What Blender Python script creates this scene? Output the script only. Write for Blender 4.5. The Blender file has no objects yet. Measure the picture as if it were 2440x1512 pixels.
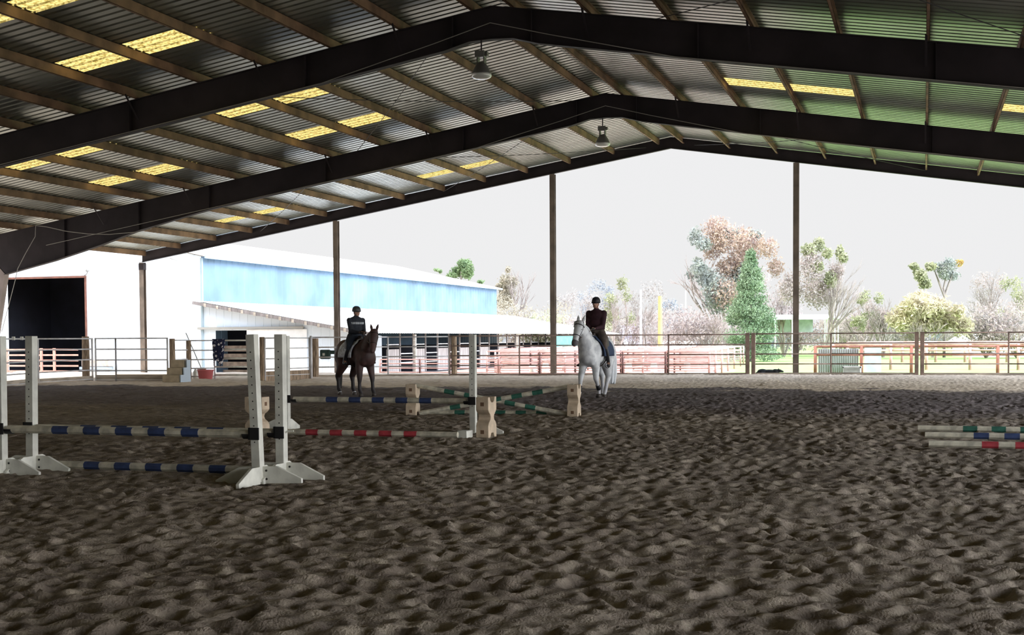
import bpy, bmesh, math, random
import numpy as np
from mathutils import Vector, Matrix, Euler
R0 = random.Random(7)
C = bpy.context.scene.collection
sc = bpy.context.scene
PI = math.pi
# ------------------------------------------------------------------ camera
FPX, YAW, ROLL, PPY, PITCH, EYE = 3026.9, .3136, .0058, 915.18, math.radians(-2.1107), 1.55
f0 = Vector((-math.sin(YAW), math.cos(YAW), 0)); r0 = Vector((math.cos(YAW), math.sin(YAW), 0)); zz = Vector((0, 0, 1))
fw = f0*math.cos(PITCH)+zz*math.sin(PITCH); up = -f0*math.sin(PITCH)+zz*math.cos(PITCH)
rc = r0*math.cos(ROLL)-up*math.sin(ROLL); uc = r0*math.sin(ROLL)+up*math.cos(ROLL)
cd = bpy.data.cameras.new('camera'); cam = bpy.data.objects.new('camera', cd); C.objects.link(cam)
M = Matrix.Identity(4)
for i in range(3):
    M[i][0], M[i][1], M[i][2] = rc[i], uc[i], -fw[i]
M[2][3] = EYE
cam.matrix_world = M
cd.sensor_width = 36; cd.lens = FPX/2440*36; cd.shift_y = (PPY-756)/2440; cd.clip_start = .1; cd.clip_end = 900
sc.camera = cam
# ------------------------------------------------------------------ world, sun, exposure
sc.view_settings.view_transform = 'Standard'; sc.view_settings.look = 'None'
sc.view_settings.gamma = 1; sc.view_settings.use_curve_mapping = False; sc.view_settings.exposure = 0
SIDE_GLOW = 12.5
w = bpy.data.worlds.new('sky'); sc.world = w; w.use_nodes = True
nt = w.node_tree; nt.nodes.clear()
tc = nt.nodes.new('ShaderNodeTexCoord'); sp = nt.nodes.new('ShaderNodeSeparateXYZ'); rp = nt.nodes.new('ShaderNodeValToRGB')
bg = nt.nodes.new('ShaderNodeBackground'); ow = nt.nodes.new('ShaderNodeOutputWorld')
nt.links.new(tc.outputs['Generated'], sp.inputs[0]); nt.links.new(sp.outputs['Z'], rp.inputs[0])
# unseen sky glow added to light the arena, from the right and behind
dp = nt.nodes.new('ShaderNodeVectorMath'); dp.operation = 'DOT_PRODUCT'; dp.inputs[1].default_value = Vector((.97, -.22, .09)).normalized(); nt.links.new(tc.outputs['Generated'], dp.inputs[0])
mr = nt.nodes.new('ShaderNodeMapRange'); mr.inputs[1].default_value = .62; mr.inputs[2].default_value = .97; mr.inputs[3].default_value = 1; mr.inputs[4].default_value = SIDE_GLOW
vm = nt.nodes.new('ShaderNodeVectorMath'); vm.operation = 'SCALE'
nt.links.new(dp.outputs['Value'], mr.inputs[0]); nt.links.new(rp.outputs[0], vm.inputs[0]); nt.links.new(mr.outputs[0], vm.inputs['Scale'])
nt.links.new(vm.outputs[0], bg.inputs[0]); nt.links.new(bg.outputs[0], ow.inputs[0])
e = rp.color_ramp.elements
e[0].position = 0.0; e[0].color = (.86, .86, .865, 1)
e[1].position = .19; e[1].color = (.86, .86, .87, 1)
x = e.new(.34); x.color = (1.8, 1.95, 2.2, 1)
x = e.new(1.0); x.color = (1.9, 2.2, 2.8, 1)
bg.inputs[1].default_value = 1.0
sd = bpy.data.lights.new('sun', 'SUN'); sun = bpy.data.objects.new('sun', sd); C.objects.link(sun)
sd.energy = 7.0; sd.angle = math.radians(1.0); sd.color = (1, .95, .86)
sun.rotation_euler = Vector((.52, .15, -.84)).to_track_quat('-Z', 'Y').to_euler()
sc.cycles.max_bounces = 9; sc.cycles.diffuse_bounces = 6; sc.cycles.transparent_max_bounces = 12; sc.cycles.sample_clamp_indirect = 6

# ------------------------------------------------------------------ helpers
def ray(px, py):
    a, b = px-1220, py-PPY; c, s = math.cos(ROLL), math.sin(ROLL)
    return fw*FPX + r0*(c*a-s*b) - up*(s*a+c*b)
def gnd(px, py, z=0.0):
    r = ray(px, py); t = (z-EYE)/r.z; return Vector((r.x*t, r.y*t, z))
def on_y(px, py, Y):
    r = ray(px, py); t = Y/r.y; return Vector((r.x*t, Y, EYE+r.z*t))
def at(px, depth, z=-.4):                       # a point at this distance along the view, on the ground
    r = ray(px, 800); t = depth/FPX; return Vector((r.x*t, r.y*t, z))
def hgt(px, py, depth):                         # height above z=0 at that distance
    return EYE + ray(px, py).z*depth/FPX

class MB:
    def __init__(s): s.v = []; s.f = []
    def add(s, vs, fs):
        n = len(s.v); s.v += [tuple(p) for p in vs]; s.f += [tuple(i+n for i in f) for f in fs]; return s
    def hexa(s, p):                              # 8 corners: 4 low, 4 high
        return s.add(p, [(3, 2, 1, 0), (4, 5, 6, 7), (0, 1, 5, 4), (1, 2, 6, 5), (2, 3, 7, 6), (3, 0, 4, 7)])
    def box(s, x0, x1, y0, y1, z0, z1):
        return s.hexa([(x0, y0, z0), (x1, y0, z0), (x1, y1, z0), (x0, y1, z0), (x0, y0, z1), (x1, y0, z1), (x1, y1, z1), (x0, y1, z1)])
    def bar(s, a, b, wd, ht=None, upv=(0, 0, 1), r=None):   # rectangular bar between two points
        a = Vector(a); b = Vector(b); ht = wd if ht is None else ht
        d = (b-a).normalized(); u = Vector(upv)
        if abs(d.dot(u)) > .98: u = Vector((0, 1, 0))
        sd_ = d.cross(u).normalized(); u = sd_.cross(d)
        c = []
        for p in (a, b):
            c += [p-sd_*wd/2-u*ht/2, p+sd_*wd/2-u*ht/2, p+sd_*wd/2+u*ht/2, p-sd_*wd/2+u*ht/2]
        return s.add(c, [(3, 2, 1, 0), (4, 5, 6, 7), (0, 1, 5, 4), (1, 2, 6, 5), (2, 3, 7, 6), (3, 0, 4, 7)])
    def tube(s, pts, r, n=8, cap=True):
        pts = [Vector(p) for p in pts]; rs = r if isinstance(r, (list, tuple)) else [r]*len(pts)
        vs = []; fs = []; prev = None
        for i, p in enumerate(pts):
            d = (pts[min(i+1, len(pts)-1)]-pts[max(i-1, 0)]).normalized()
            if prev is None:
                u = Vector((0, 0, 1)) if abs(d.z) < .9 else Vector((1, 0, 0))
            else: u = prev
            sd_ = d.cross(u).normalized(); u = sd_.cross(d).normalized(); prev = u
            for k in range(n):
                a = 2*PI*(k+.5)/n; vs.append(p+(sd_*math.cos(a)+u*math.sin(a))*rs[i])
        for i in range(len(pts)-1):
            for k in range(n):
                fs.append((i*n+k, i*n+(k+1) % n, (i+1)*n+(k+1) % n, (i+1)*n+k))
        if cap:
            fs.append(tuple(range(n-1, -1, -1))); fs.append(tuple((len(pts)-1)*n+k for k in range(n)))
        return s.add(vs, fs)
    def lathe(s, prof, n=20, c=(0, 0, 0)):
        vs = []; fs = []
        for r, z in prof:
            for k in range(n): vs.append((c[0]+r*math.cos(2*PI*k/n), c[1]+r*math.sin(2*PI*k/n), c[2]+z))
        for i in range(len(prof)-1):
            for k in range(n): fs.append((i*n+k, i*n+(k+1) % n, (i+1)*n+(k+1) % n, (i+1)*n+k))
        return s.add(vs, fs)
    def prism(s, poly, off):                     # polygon (3D pts) extruded by off
        off = Vector(off); p = [Vector(q) for q in poly]; n = len(p)
        return s.add(p+[q+off for q in p], [tuple(range(n-1, -1, -1)), tuple(range(n, 2*n))]+[(i, (i+1) % n, (i+1) % n+n, i+n) for i in range(n)])
    def xf(s, m): s.v = [tuple(m @ Vector(p)) for p in s.v]; return s
    def build(s, name, mat, parent=None, smooth=False, bevel=0):
        me = bpy.data.meshes.new(name); me.from_pydata(s.v, [], s.f); me.update()
        if mat: me.materials.append(mat)
        if smooth: me.polygons.foreach_set('use_smooth', [True]*len(me.polygons))
        o = bpy.data.objects.new(name, me); C.objects.link(o)
        if parent is not None: o.parent = parent
        if bevel:
            b = o.modifiers.new('bevel', 'BEVEL'); b.width = bevel; b.segments = 2; b.limit_method = 'ANGLE'
        return o
def tag(o, label, cat, group=None, kind=None):
    o['label'] = label; o['category'] = cat
    if group: o['group'] = group
    if kind: o['kind'] = kind
    return o
def struct(o, label=None):
    o['kind'] = 'structure'
    if label: o['label'] = label
    return o
def empty(name, loc=(0, 0, 0), rz=0):
    o = bpy.data.objects.new(name, None); C.objects.link(o); o.location = loc; o.rotation_euler = (0, 0, rz); o.empty_display_size = .1
    return o
def dup(root, loc=None, rz=None):
    r = root.copy(); C.objects.link(r)
    if loc is not None: r.location = loc
    if rz is not None: r.rotation_euler = (0, 0, rz)
    for ch in list(root.children):
        c = ch.copy(); C.objects.link(c); c.parent = r
        for g in list(ch.children):
            d = g.copy(); C.objects.link(d); d.parent = c
    return r

# ------------------------------------------------------------------ materials
def mat(name, col, rough=.7, metal=0, noise=0, nscale=8, bump=0, bscale=30, col2=None, spec=None, detail=4, coord='Object', stretch=None):
    m = bpy.data.materials.new(name); m.use_nodes = True; n = m.node_tree; b = n.nodes['Principled BSDF']
    b.inputs['Base Color'].default_value = (*col, 1); b.inputs['Roughness'].default_value = rough; b.inputs['Metallic'].default_value = metal
    if spec is not None: b.inputs['Specular IOR Level'].default_value = spec
    t = n.nodes.new('ShaderNodeTexCoord'); src = t.outputs[coord]
    if stretch:
        mp = n.nodes.new('ShaderNodeMapping'); mp.inputs['Scale'].default_value = stretch; n.links.new(src, mp.inputs[0]); src = mp.outputs[0]
    if noise or col2:
        nz = n.nodes.new('ShaderNodeTexNoise'); nz.inputs['Scale'].default_value = nscale; nz.inputs['Detail'].default_value = detail
        n.links.new(src, nz.inputs['Vector'])
        r = n.nodes.new('ShaderNodeValToRGB'); n.links.new(nz.outputs['Fac'], r.inputs[0])
        c2 = col2 if col2 else tuple(c*(1-noise) for c in col)
        c1 = col if col2 else tuple(min(1, c*(1+noise*.6)) for c in col)
        r.color_ramp.elements[0].position = .36; r.color_ramp.elements[1].position = .64
        r.color_ramp.elements[0].color = (*c2, 1); r.color_ramp.elements[1].color = (*c1, 1)
        n.links.new(r.outputs[0], b.inputs['Base Color'])
    if bump:
        nb = n.nodes.new('ShaderNodeTexNoise'); nb.inputs['Scale'].default_value = bscale; nb.inputs['Detail'].default_value = 5
        n.links.new(src, nb.inputs['Vector'])
        bp = n.nodes.new('ShaderNodeBump'); bp.inputs['Strength'].default_value = bump; bp.inputs['Distance'].default_value = .02
        n.links.new(nb.outputs['Fac'], bp.inputs['Height']); n.links.new(bp.outputs[0], b.inputs['Normal'])
    return m
MT = {}
MT['frame'] = mat('dark_frame_steel', (.026, .020, .024), .8, 0, .35, 1.2, .1, 20)
MT['purlin'] = mat('rusty_purlin_steel', (.23, .14, .078), .8, 0, .4, 1.5, .1, 20)
MT['column'] = mat('dark_column_steel', (.22, .18, .15), .75, 0, .3, 2)
MT['sheet'] = mat('galvanised_roof_sheet', (.30, .325, .295), .36, .75, .25, .5, .05, 14)
MT['galv'] = mat('galvanised_pipe', (.66, .66, .68), .5, .1, .2, 3)
MT['rail'] = mat('weathered_brown_pipe', (.30, .215, .18), .75, 0, .3, 4)
MT['wood'] = mat('weathered_timber', (.30, .22, .15), .9, 0, .5, 5, .4, 18, stretch=(6, 6, .7))
MT['plank'] = mat('grey_kickboard', (.46, .40, .33), .9, 0, .35, 3, .3, 20, stretch=(.5, 4, 4))
MT['white_paint'] = mat('worn_white_paint', (.66, .66, .60), .6, 0, .16, 6, .1, 30)
MT['pole_white'] = mat('dusty_white_pole_paint', (.55, .52, .42), .65, 0, .3, 9, .15, 30)
MT['blue'] = mat('navy_stripe_paint', (.035, .06, .16), .6, 0, .3, 9)
MT['green'] = mat('green_stripe_paint', (.03, .14, .10), .6, 0, .3, 9)
MT['red'] = mat('red_stripe_paint', (.42, .045, .06), .6, 0, .3, 9)
MT['block'] = mat('beige_moulded_plastic', (.56, .45, .33), .6, 0, .2, 7)
MT['black'] = mat('black_plastic', (.012, .012, .014), .6)
MT['hole'] = mat('drilled_hole_dark', (.02, .018, .015), .9)
MT['barn'] = mat('pale_blue_barn_siding', (.12, .19, .275), .6, .05, .22, .5)
MT['barn_white'] = mat('white_painted_siding', (.74, .82, .90), .6, 0, .05, .4)
MT['roofwhite'] = mat('pale_sheet_roofing', (.8, .8, .8), .5, .1, .06, .4)
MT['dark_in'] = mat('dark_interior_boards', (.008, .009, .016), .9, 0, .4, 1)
MT['stall'] = mat('grey_stall_boards', (.26, .23, .22), .9, 0, .3, 2, stretch=(3, 3, .4))
MT['pink'] = mat('faded_red_pipe', (.50, .29, .265), .7, 0, .2, 3)
MT['brick'] = mat('red_oxide_pipe', (.36, .15, .11), .75, 0, .25, 3)
MT['greenshade'] = mat('green_tarpaulin', (.10, .34, .28), .7, 0, .2, 3)
MT['cable'] = mat('grey_cable', (.36, .35, .32), .6)
MT['dcable'] = mat('dark_cable', (.03, .03, .03), .6)
MT['lampmetal'] = mat('aluminium_lamp_housing', (.30, .30, .29), .45, .6)
MT['glass'] = mat('lamp_glass', (.75, .78, .75), .15, .1)

# ------------------------------------------------------------------ arena dimensions
X0, S, ZR, WB = -9.992, .1605, 9.55, 10.164
XL, XR = X0-2.5*WB, X0+2.5*WB
FY = [-5.6, 6.05, 17.75, 29.413, 41.07]; YE = 52.25
SOFF = .25
def ztop(x): return ZR - S*abs(x-X0)
# ------------------------------------------------------------------ arena floor (one sand bed with real hoof-churned relief)
def sand_height():
    rng = np.random.default_rng(3); d = .04
    nx, ny = int(62/d), int(74/d)                # X -43..19, Y -16..58
    H = np.zeros((ny, nx), np.float32)
    fx = np.fft.fftfreq(nx, d)[None, :]; fy = np.fft.fftfreq(ny, d)[:, None]; k = np.sqrt(fx**2+fy**2)+1e-6
    for k0, amp, bw in ((.25, .015, .8), (2.4, .009, .5), (5.5, .008, .5)):
        n = np.fft.fft2(rng.standard_normal((ny, nx)))
        g = np.exp(-(np.log(k/k0)/bw)**2); q = np.fft.ifft2(n*g).real; q /= q.std()
        if k0 > 1: q = np.abs(q)*1.2-.6 if k0 < 3 else q
        H += (amp*q).astype(np.float32)
    # hoof pits with raised rims
    N = 12500; X = rng.uniform(-12, 17, N); Y = rng.uniform(3, 34, N)
    R = rng.uniform(.05, .10, N); D = rng.uniform(.02, .048, N); A = rng.uniform(0, PI, N)
    for x, y, r, dp, a in zip(X, Y, R, D, A):
        ix, iy = int((x+43)/d), int((y+16)/d); m = 6
        jj, ii = np.mgrid[iy-m:iy+m+1, ix-m:ix+m+1]
        if iy-m < 0 or iy+m+1 > ny or ix-m < 0 or ix+m+1 > nx: continue
        u = (ii*d-43-x); v = (jj*d-16-y); c, s = math.cos(a), math.sin(a)
        p = (u*c+v*s)/(r*1.25); q = (-u*s+v*c)/r; rr = np.sqrt(p*p+q*q)
        prof = -np.exp(-(rr*1.15)**4)*1.0 + .38*np.exp(-((rr-1.35)/.38)**2)*(1+.95*p/np.maximum(rr, .3))*.6
        H[iy-m:iy+m+1, ix-m:ix+m+1] += (dp*prof).astype(np.float32)
    return H, d
H, HD = sand_height()
def hsamp(x, y):
    return H[np.clip(((y+16)/HD).astype(int), 0, H.shape[0]-1), np.clip(((x+43)/HD).astype(int), 0, H.shape[1]-1)]
def grid_axis(knots):
    out = []
    for (a, b, s0, s1) in knots:
        t = a
        while t < b-1e-6:
            out.append(t); t += s0+(s1-s0)*(t-a)/(b-a)
    out.append(knots[-1][1]); return np.array(out)
gx = grid_axis([(-42, -14, .3, .12), (-14, -9, .08, .045), (-9, 3.5, .04, .04), (3.5, 10, .045, .12), (10, 17.5, .15, .4)])
gy = grid_axis([(-14, 4, .8, .2), (4, 9, .035, .035), (9, 22, .04, .06), (22, 52.2, .07, .12)])
XX, YY = np.meshgrid(gx, gy)
ZZ = hsamp(XX, YY).astype(float)
ZZ *= np.clip((52.6-YY)/1.0, .15, 1)
XX2 = XX.copy()
# keep inside the curved end fence on the left: the bed simply runs on under the fence
vs = np.stack([XX2.ravel(), YY.ravel(), ZZ.ravel()], 1)
nxg, nyg = len(gx), len(gy)
idx = np.arange(nxg*nyg).reshape(nyg, nxg)
fs = np.stack([idx[:-1, :-1], idx[:-1, 1:], idx[1:, 1:], idx[1:, :-1]], -1).reshape(-1, 4)
def np_mesh(name, v, f, k):
    me = bpy.data.meshes.new(name); me.vertices.add(len(v)); me.vertices.foreach_set('co', np.asarray(v, np.float32).ravel())
    me.loops.add(f.size); me.loops.foreach_set('vertex_index', f.ravel().astype(np.int32))
    me.polygons.add(len(f)); me.polygons.foreach_set('loop_start', (np.arange(len(f))*k).astype(np.int32))
    me.polygons.foreach_set('loop_total', np.full(len(f), k, np.int32)); me.update(calc_edges=True); return me
fm = np_mesh('floor', vs, fs, 4); fm.polygons.foreach_set('use_smooth', np.ones(len(fs), bool))
floor = bpy.data.objects.new('floor', fm); C.objects.link(floor); struct(floor, 'hoof-churned brown sand of the covered arena')
def sand_mat():
    m = bpy.data.materials.new('arena_sand'); m.use_nodes = True; n = m.node_tree; b = n.nodes['Principled BSDF']; L = n.links.new
    b.inputs['Roughness'].default_value = .95; b.inputs['Specular IOR Level'].default_value = .15
    t = n.nodes.new('ShaderNodeTexCoord').outputs['Object']
    def nz(s, d=5, st=None):
        q = n.nodes.new('ShaderNodeTexNoise'); q.inputs['Scale'].default_value = s; q.inputs['Detail'].default_value = d
        if st:
            mp = n.nodes.new('ShaderNodeMapping'); mp.inputs['Scale'].default_value = st; L(t, mp.inputs[0]); L(mp.outputs[0], q.inputs['Vector'])
        else: L(t, q.inputs['Vector'])
        return q.outputs['Fac']
    def mth(op, a, c, clamp=False):
        q = n.nodes.new('ShaderNodeMath'); q.operation = op; q.use_clamp = clamp
        for i, v in enumerate((a, c)):
            if isinstance(v, (int, float)): q.inputs[i].default_value = v
            else: L(v, q.inputs[i])
        return q.outputs[0]
    def ramp(f, stops):
        q = n.nodes.new('ShaderNodeValToRGB'); L(f, q.inputs[0]); e = q.color_ramp.elements
        e[0].position, e[0].color = stops[0][0], (*stops[0][1], 1); e[1].position, e[1].color = stops[-1][0], (*stops[-1][1], 1)
        for p, c in stops[1:-1]: k = e.new(p); k.color = (*c, 1)
        return q.outputs[0]
    def mix(f, a, c):
        q = n.nodes.new('ShaderNodeMix'); q.data_type = 'RGBA'; L(f, q.inputs['Factor']); L(a, q.inputs['A']); L(c, q.inputs['B']); return q.outputs['Result']
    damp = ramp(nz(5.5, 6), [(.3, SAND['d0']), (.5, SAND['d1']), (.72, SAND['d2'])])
    dry_lit = ramp(nz(4, 6), [(.3, SAND['y0']), (.7, SAND['y1'])])
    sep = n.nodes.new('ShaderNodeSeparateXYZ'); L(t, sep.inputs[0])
    # pale track along the end rail, dryness plus open-end light put into colour: y beyond ~36.5 with a ragged edge
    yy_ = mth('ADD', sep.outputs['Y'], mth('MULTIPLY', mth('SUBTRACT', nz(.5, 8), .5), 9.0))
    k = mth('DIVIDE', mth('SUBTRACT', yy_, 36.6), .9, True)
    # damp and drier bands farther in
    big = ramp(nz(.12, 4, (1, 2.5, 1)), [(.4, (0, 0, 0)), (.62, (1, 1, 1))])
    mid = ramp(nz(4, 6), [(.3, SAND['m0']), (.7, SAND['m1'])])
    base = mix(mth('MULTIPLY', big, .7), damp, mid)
    wet_dim = ramp(nz(6, 6), [(.3, SAND['w0']), (.7, SAND['w1'])])  # dark damp band, dimmer light before the strip put into its colour
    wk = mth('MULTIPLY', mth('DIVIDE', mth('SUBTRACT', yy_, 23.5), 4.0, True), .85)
    base = mix(wk, base, wet_dim)
    L(mix(k, base, dry_lit), b.inputs['Base Color'])
    bp = n.nodes.new('ShaderNodeBump'); bp.inputs['Strength'].default_value = .8; bp.inputs['Distance'].default_value = .03
    hh = mth('ADD', mth('MULTIPLY', nz(7, 8), .8), mth('MULTIPLY', nz(60, 4), .45))
    L(hh, bp.inputs['Height']); L(bp.outputs[0], b.inputs['Normal'])
    return m
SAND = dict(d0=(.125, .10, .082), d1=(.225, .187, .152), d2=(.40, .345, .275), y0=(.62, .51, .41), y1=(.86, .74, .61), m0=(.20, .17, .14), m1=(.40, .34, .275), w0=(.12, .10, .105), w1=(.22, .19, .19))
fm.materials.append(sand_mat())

# ------------------------------------------------------------------ outside ground
def ground_mat():
    m = mat('yard_and_pasture', (.2, .3, .08), .95)
    n = m.node_tree; L = n.links.new; b = n.nodes['Principled BSDF']
    t = n.nodes.new('ShaderNodeTexCoord').outputs['Object']
    def nz(s):
        q = n.nodes.new('ShaderNodeTexNoise'); q.inputs['Scale'].default_value = s; q.inputs['Detail'].default_value = 6; L(t, q.inputs['Vector']); return q.outputs['Fac']
    def ramp(f, a, c, p0=.35, p1=.65):
        q = n.nodes.new('ShaderNodeValToRGB'); L(f, q.inputs[0]); q.color_ramp.elements[0].position = p0; q.color_ramp.elements[1].position = p1
        q.color_ramp.elements[0].color = (*a, 1); q.color_ramp.elements[1].color = (*c, 1); return q.outputs[0]
    sep = n.nodes.new('ShaderNodeSeparateXYZ'); L(t, sep.inputs[0])
    a = n.nodes.new('ShaderNodeMath'); a.operation = 'MULTIPLY_ADD'; L(nz(.15), a.inputs[0]); a.inputs[1].default_value = 8; L(sep.outputs['X'], a.inputs[2])
    r = n.nodes.new('ShaderNodeMath'); r.operation = 'MULTIPLY_ADD'; L(sep.outputs['Y'], r.inputs[0]); r.inputs[1].default_value = .19; L(a.outputs[0], r.inputs[2])
    s = n.nodes.new('ShaderNodeMath'); s.operation = 'ADD'; s.use_clamp = True; L(r.outputs[0], s.inputs[0]); s.inputs[1].default_value = -6.8
    s2 = n.nodes.new('ShaderNodeMapRange'); s2.inputs[1].default_value = 52; s2.inputs[2].default_value = 56; L(sep.outputs['Y'], s2.inputs[0]); s3 = n.nodes.new('ShaderNodeMath'); s3.operation = 'MULTIPLY'; L(s.outputs[0], s3.inputs[0]); L(s2.outputs[0], s3.inputs[1]); s = s3
    mx = n.nodes.new('ShaderNodeMix'); mx.data_type = 'RGBA'; L(s.outputs[0], mx.inputs['Factor'])
    L(ramp(nz(1.2), (.40, .34, .27), (.52, .45, .37)), mx.inputs['A']); L(ramp(nz(.6), (.17, .29, .08), (.26, .38, .12)), mx.inputs['B'])
    L(mx.outputs['Result'], b.inputs['Base Color'])
    return m
g = MB()
for (a, b_, c, d) in ((-150, 150, 52.45, 60), (-150, 150, 60, 260), (-150, XL-6.5, -14, 52.45), (XR+2, 150, -14, 52.45), (-150, 150, -80, -14)):
    g.add([(a, c, -.4), (b_, c, -.4), (b_, d, -.4), (a, d, -.4)], [(0, 1, 2, 3)])
g.box(XL-6.5, XR+2, -14, 52.3, -.4, -.15)
go = g.build('ground', ground_mat()); struct(go, 'green pasture and pale dirt yard outside the arena')

# ------------------------------------------------------------------ roof sheeting with openings for the skylights
ROWS = [(-3.2, -2.2), (3.7, 4.7), (8.3, 9.3), (14.2, 15.2), (21.95, 22.95), (26.0, 27.05), (33.0, 34.0), (37.5, 38.6), (48.8, 49.8)]
def purl_l(k): return X0-.46-1.9*k
def purl_r(k): return X0+.5+1.9*k
sky = []                                          # (x_lo, x_hi, y_lo, y_hi)
for (a, b_) in ROWS:
    end = a > 45
    for k in ((4, 8) if not end else (4, 9)):
        for j in (-1, 0):
            hi = purl_l(k+j); lo = purl_l(k+j+1)
            sky.append((lo+.03, hi-.03, a, b_, 'left'))
for (a, b_) in ((-3.2, -2.2), (8.3, 9.3), (21.95, 22.95), (37.6, 38.7)):
    for k in (2, 3, 6, 7):
        sky.append((purl_r(k)+.03, purl_r(k+1)-.03, a, b_, 'right'))
PITCHY = .305
def profile_y(y0, y1):
    out = []
    k = math.floor(y0/PITCHY)
    while k*PITCHY < y1:
        b = k*PITCHY
        for dy, z in ((0, 0), (.20, 0), (.225, .05), (.28, .05)):
            if y0-1e-6 <= b+dy <= y1+1e-6: out.append((b+dy, z))
        k += 1
    return out
PROF = profile_y(-8, 53.0)
def sheet(mb, xa, xb, ya, yb):
    p = [q for q in PROF if ya-1e-6 <= q[0] <= yb+1e-6]
    n = len(p)
    v = [(x_, y, ztop(x_)+SOFF+z) for x_ in (xa, xb) for y, z in p]
    mb.add(v, [(i, i+1, n+i+1, n+i) for i in range(n-1)])
def snap(y): return min(PROF, key=lambda q: abs(q[0]-y))[0]
for side, xe in (('left', XL-.5), ('right', XR+.5)):
    mb = MB(); sk = [s for s in sky if s[4] == side]
    bands = sorted(set([(snap(s[2]), snap(s[3])) for s in sk])); y = PROF[0][0]
    a, b_ = (xe, X0) if side == 'left' else (X0, xe)
    for (ya, yb) in bands:
        sheet(mb, a, b_, y, ya); x_ = a
        for s in sorted([s for s in sk if snap(s[2]) == ya]):
            sheet(mb, x_, s[0], ya, yb); x_ = s[1]
        sheet(mb, x_, b_, ya, yb); y = yb
    sheet(mb, a, b_, y, PROF[-1][0])
    struct(mb.build('ceiling', MT['sheet']), 'corrugated metal roof sheeting of the %s slope' % side)
cap = MB()
for sgn in (-1, 1):
    cap.add([(X0, -8, ZR+SOFF+.07), (X0+sgn*.35, -8, ZR+SOFF+.03), (X0+sgn*.35, 53, ZR+SOFF+.03), (X0, 53, ZR+SOFF+.07)], [(0, 1, 2, 3)])
struct(cap.build('trim_1', MT['sheet']), 'ridge cap')
def sky_mat():
    m = bpy.data.materials.new('yellowed_fibreglass'); m.use_nodes = True; n = m.node_tree; n.nodes.clear(); L = n.links.new
    o = n.nodes.new('ShaderNodeOutputMaterial'); t = n.nodes.new('ShaderNodeBsdfTranslucent'); d = n.nodes.new('ShaderNodeBsdfDiffuse'); ms = n.nodes.new('ShaderNodeMixShader')
    tcn = n.nodes.new('ShaderNodeTexCoord'); nz = n.nodes.new('ShaderNodeTexNoise'); nz.inputs['Scale'].default_value = 14; nz.inputs['Detail'].default_value = 6
    L(tcn.outputs['Object'], nz.inputs['Vector']); r = n.nodes.new('ShaderNodeValToRGB'); L(nz.outputs['Fac'], r.inputs[0])
    r.color_ramp.elements[0].position = .38; r.color_ramp.elements[0].color = (.14, .095, .02, 1)
    r.color_ramp.elements[1].position = .58; r.color_ramp.elements[1].color = (.40, .30, .10, 1)
    L(r.outputs[0], t.inputs[0]); d.inputs[0].default_value = (.35, .28, .1, 1); ms.inputs[0].default_value = .15
    L(t.outputs[0], ms.inputs[1]); L(d.outputs[0], ms.inputs[2]); L(ms.outputs[0], o.inputs[0]); return m
MT['sky'] = sky_mat()
for i, s in enumerate(sky):
    mb = MB(); sheet(mb, s[0], s[1], snap(s[2]), snap(s[3]))
    struct(mb.build('window_%d' % (i+1), MT['sky']), 'yellowed fibreglass skylight panel')

# ------------------------------------------------------------------ purlins
def cee(mb, x_, ya, yb, z1, h=.235, fl=.075, side=1, t=.008):
    z0 = z1-h; w_ = fl*side
    poly = [(x_, z0+.03), (x_, z0), (x_-w_*0, z0), ]
    mb.box(min(x_, x_+t*side), max(x_, x_+t*side), ya, yb, z0, z1)
    for z in (z0, z1-t): mb.box(min(x_, x_+w_), max(x_, x_+w_), ya, yb, z, z+t)
    mb.box(min(x_+w_-t*side, x_+w_), max(x_+w_-t*side, x_+w_), ya, yb, z0, z0+.025)
nth = ['ridge', 'second', 'third', 'fourth', 'fifth', 'sixth', 'seventh', 'eighth', 'ninth', 'tenth', 'eleventh', 'twelfth', 'thirteenth', 'fourteenth']
for side in ('left', 'right'):
    for k in range(14 if side == 'left' else 13):
        x_ = purl_l(k) if side == 'left' else purl_r(k)
        if x_ < XL: x_ = XL+.1
        mb = MB(); cee(mb, x_, -7.5, YE-.05, ztop(x_)+SOFF-.01, side=-1 if side == 'left' else 1)
        lab = 'rusty brown steel purlin under the %s roof slope, %s' % (side, 'the one next to the ridge' if k == 0 else ('%s line down from the ridge' % nth[k]))
        tag(mb.build('roof_purlin', MT['purlin']), lab, 'purlin', 'roof purlins on the %s slope' % side)

# ------------------------------------------------------------------ rigid steel frames
def i_section(name, root, top, bot, y, wf, wt, mat_, tf=.02):
    """top, bot: lists of (x,z) of the same length; flanges wf wide along Y"""
    mb = MB(); n = len(top)
    for i in range(n-1):
        p = [(top[i], bot[i]), (top[i+1], bot[i+1])]
        c = []
        for yy_ in (y-wt/2, y+wt/2):
            c += [(top[i][0], yy_, top[i][1]), (top[i+1][0], yy_, top[i+1][1]), (bot[i+1][0], yy_, bot[i+1][1]), (bot[i][0], yy_, bot[i][1])]
        mb.hexa(c)
    mb.build(name, mat_, root)
    for nm, ln, sg in (('top_flange', top, -1), ('bottom_flange', bot, 1)):
        f = MB()
        for i in range(n-1):
            a, b_ = ln[i], ln[i+1]
            f.hexa([(a[0], y-wf/2, a[1]), (b_[0], y-wf/2, b_[1]), (b_[0], y+wf/2, b_[1]), (a[0], y+wf/2, a[1]),
                    (a[0], y-wf/2, a[1]+sg*tf), (b_[0], y-wf/2, b_[1]+sg*tf), (b_[0], y+wf/2, b_[1]+sg*tf), (a[0], y+wf/2, a[1]+sg*tf)])
        f.build(nm, mat_, root)
def m_(x_): return 2*X0-x_
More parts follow.
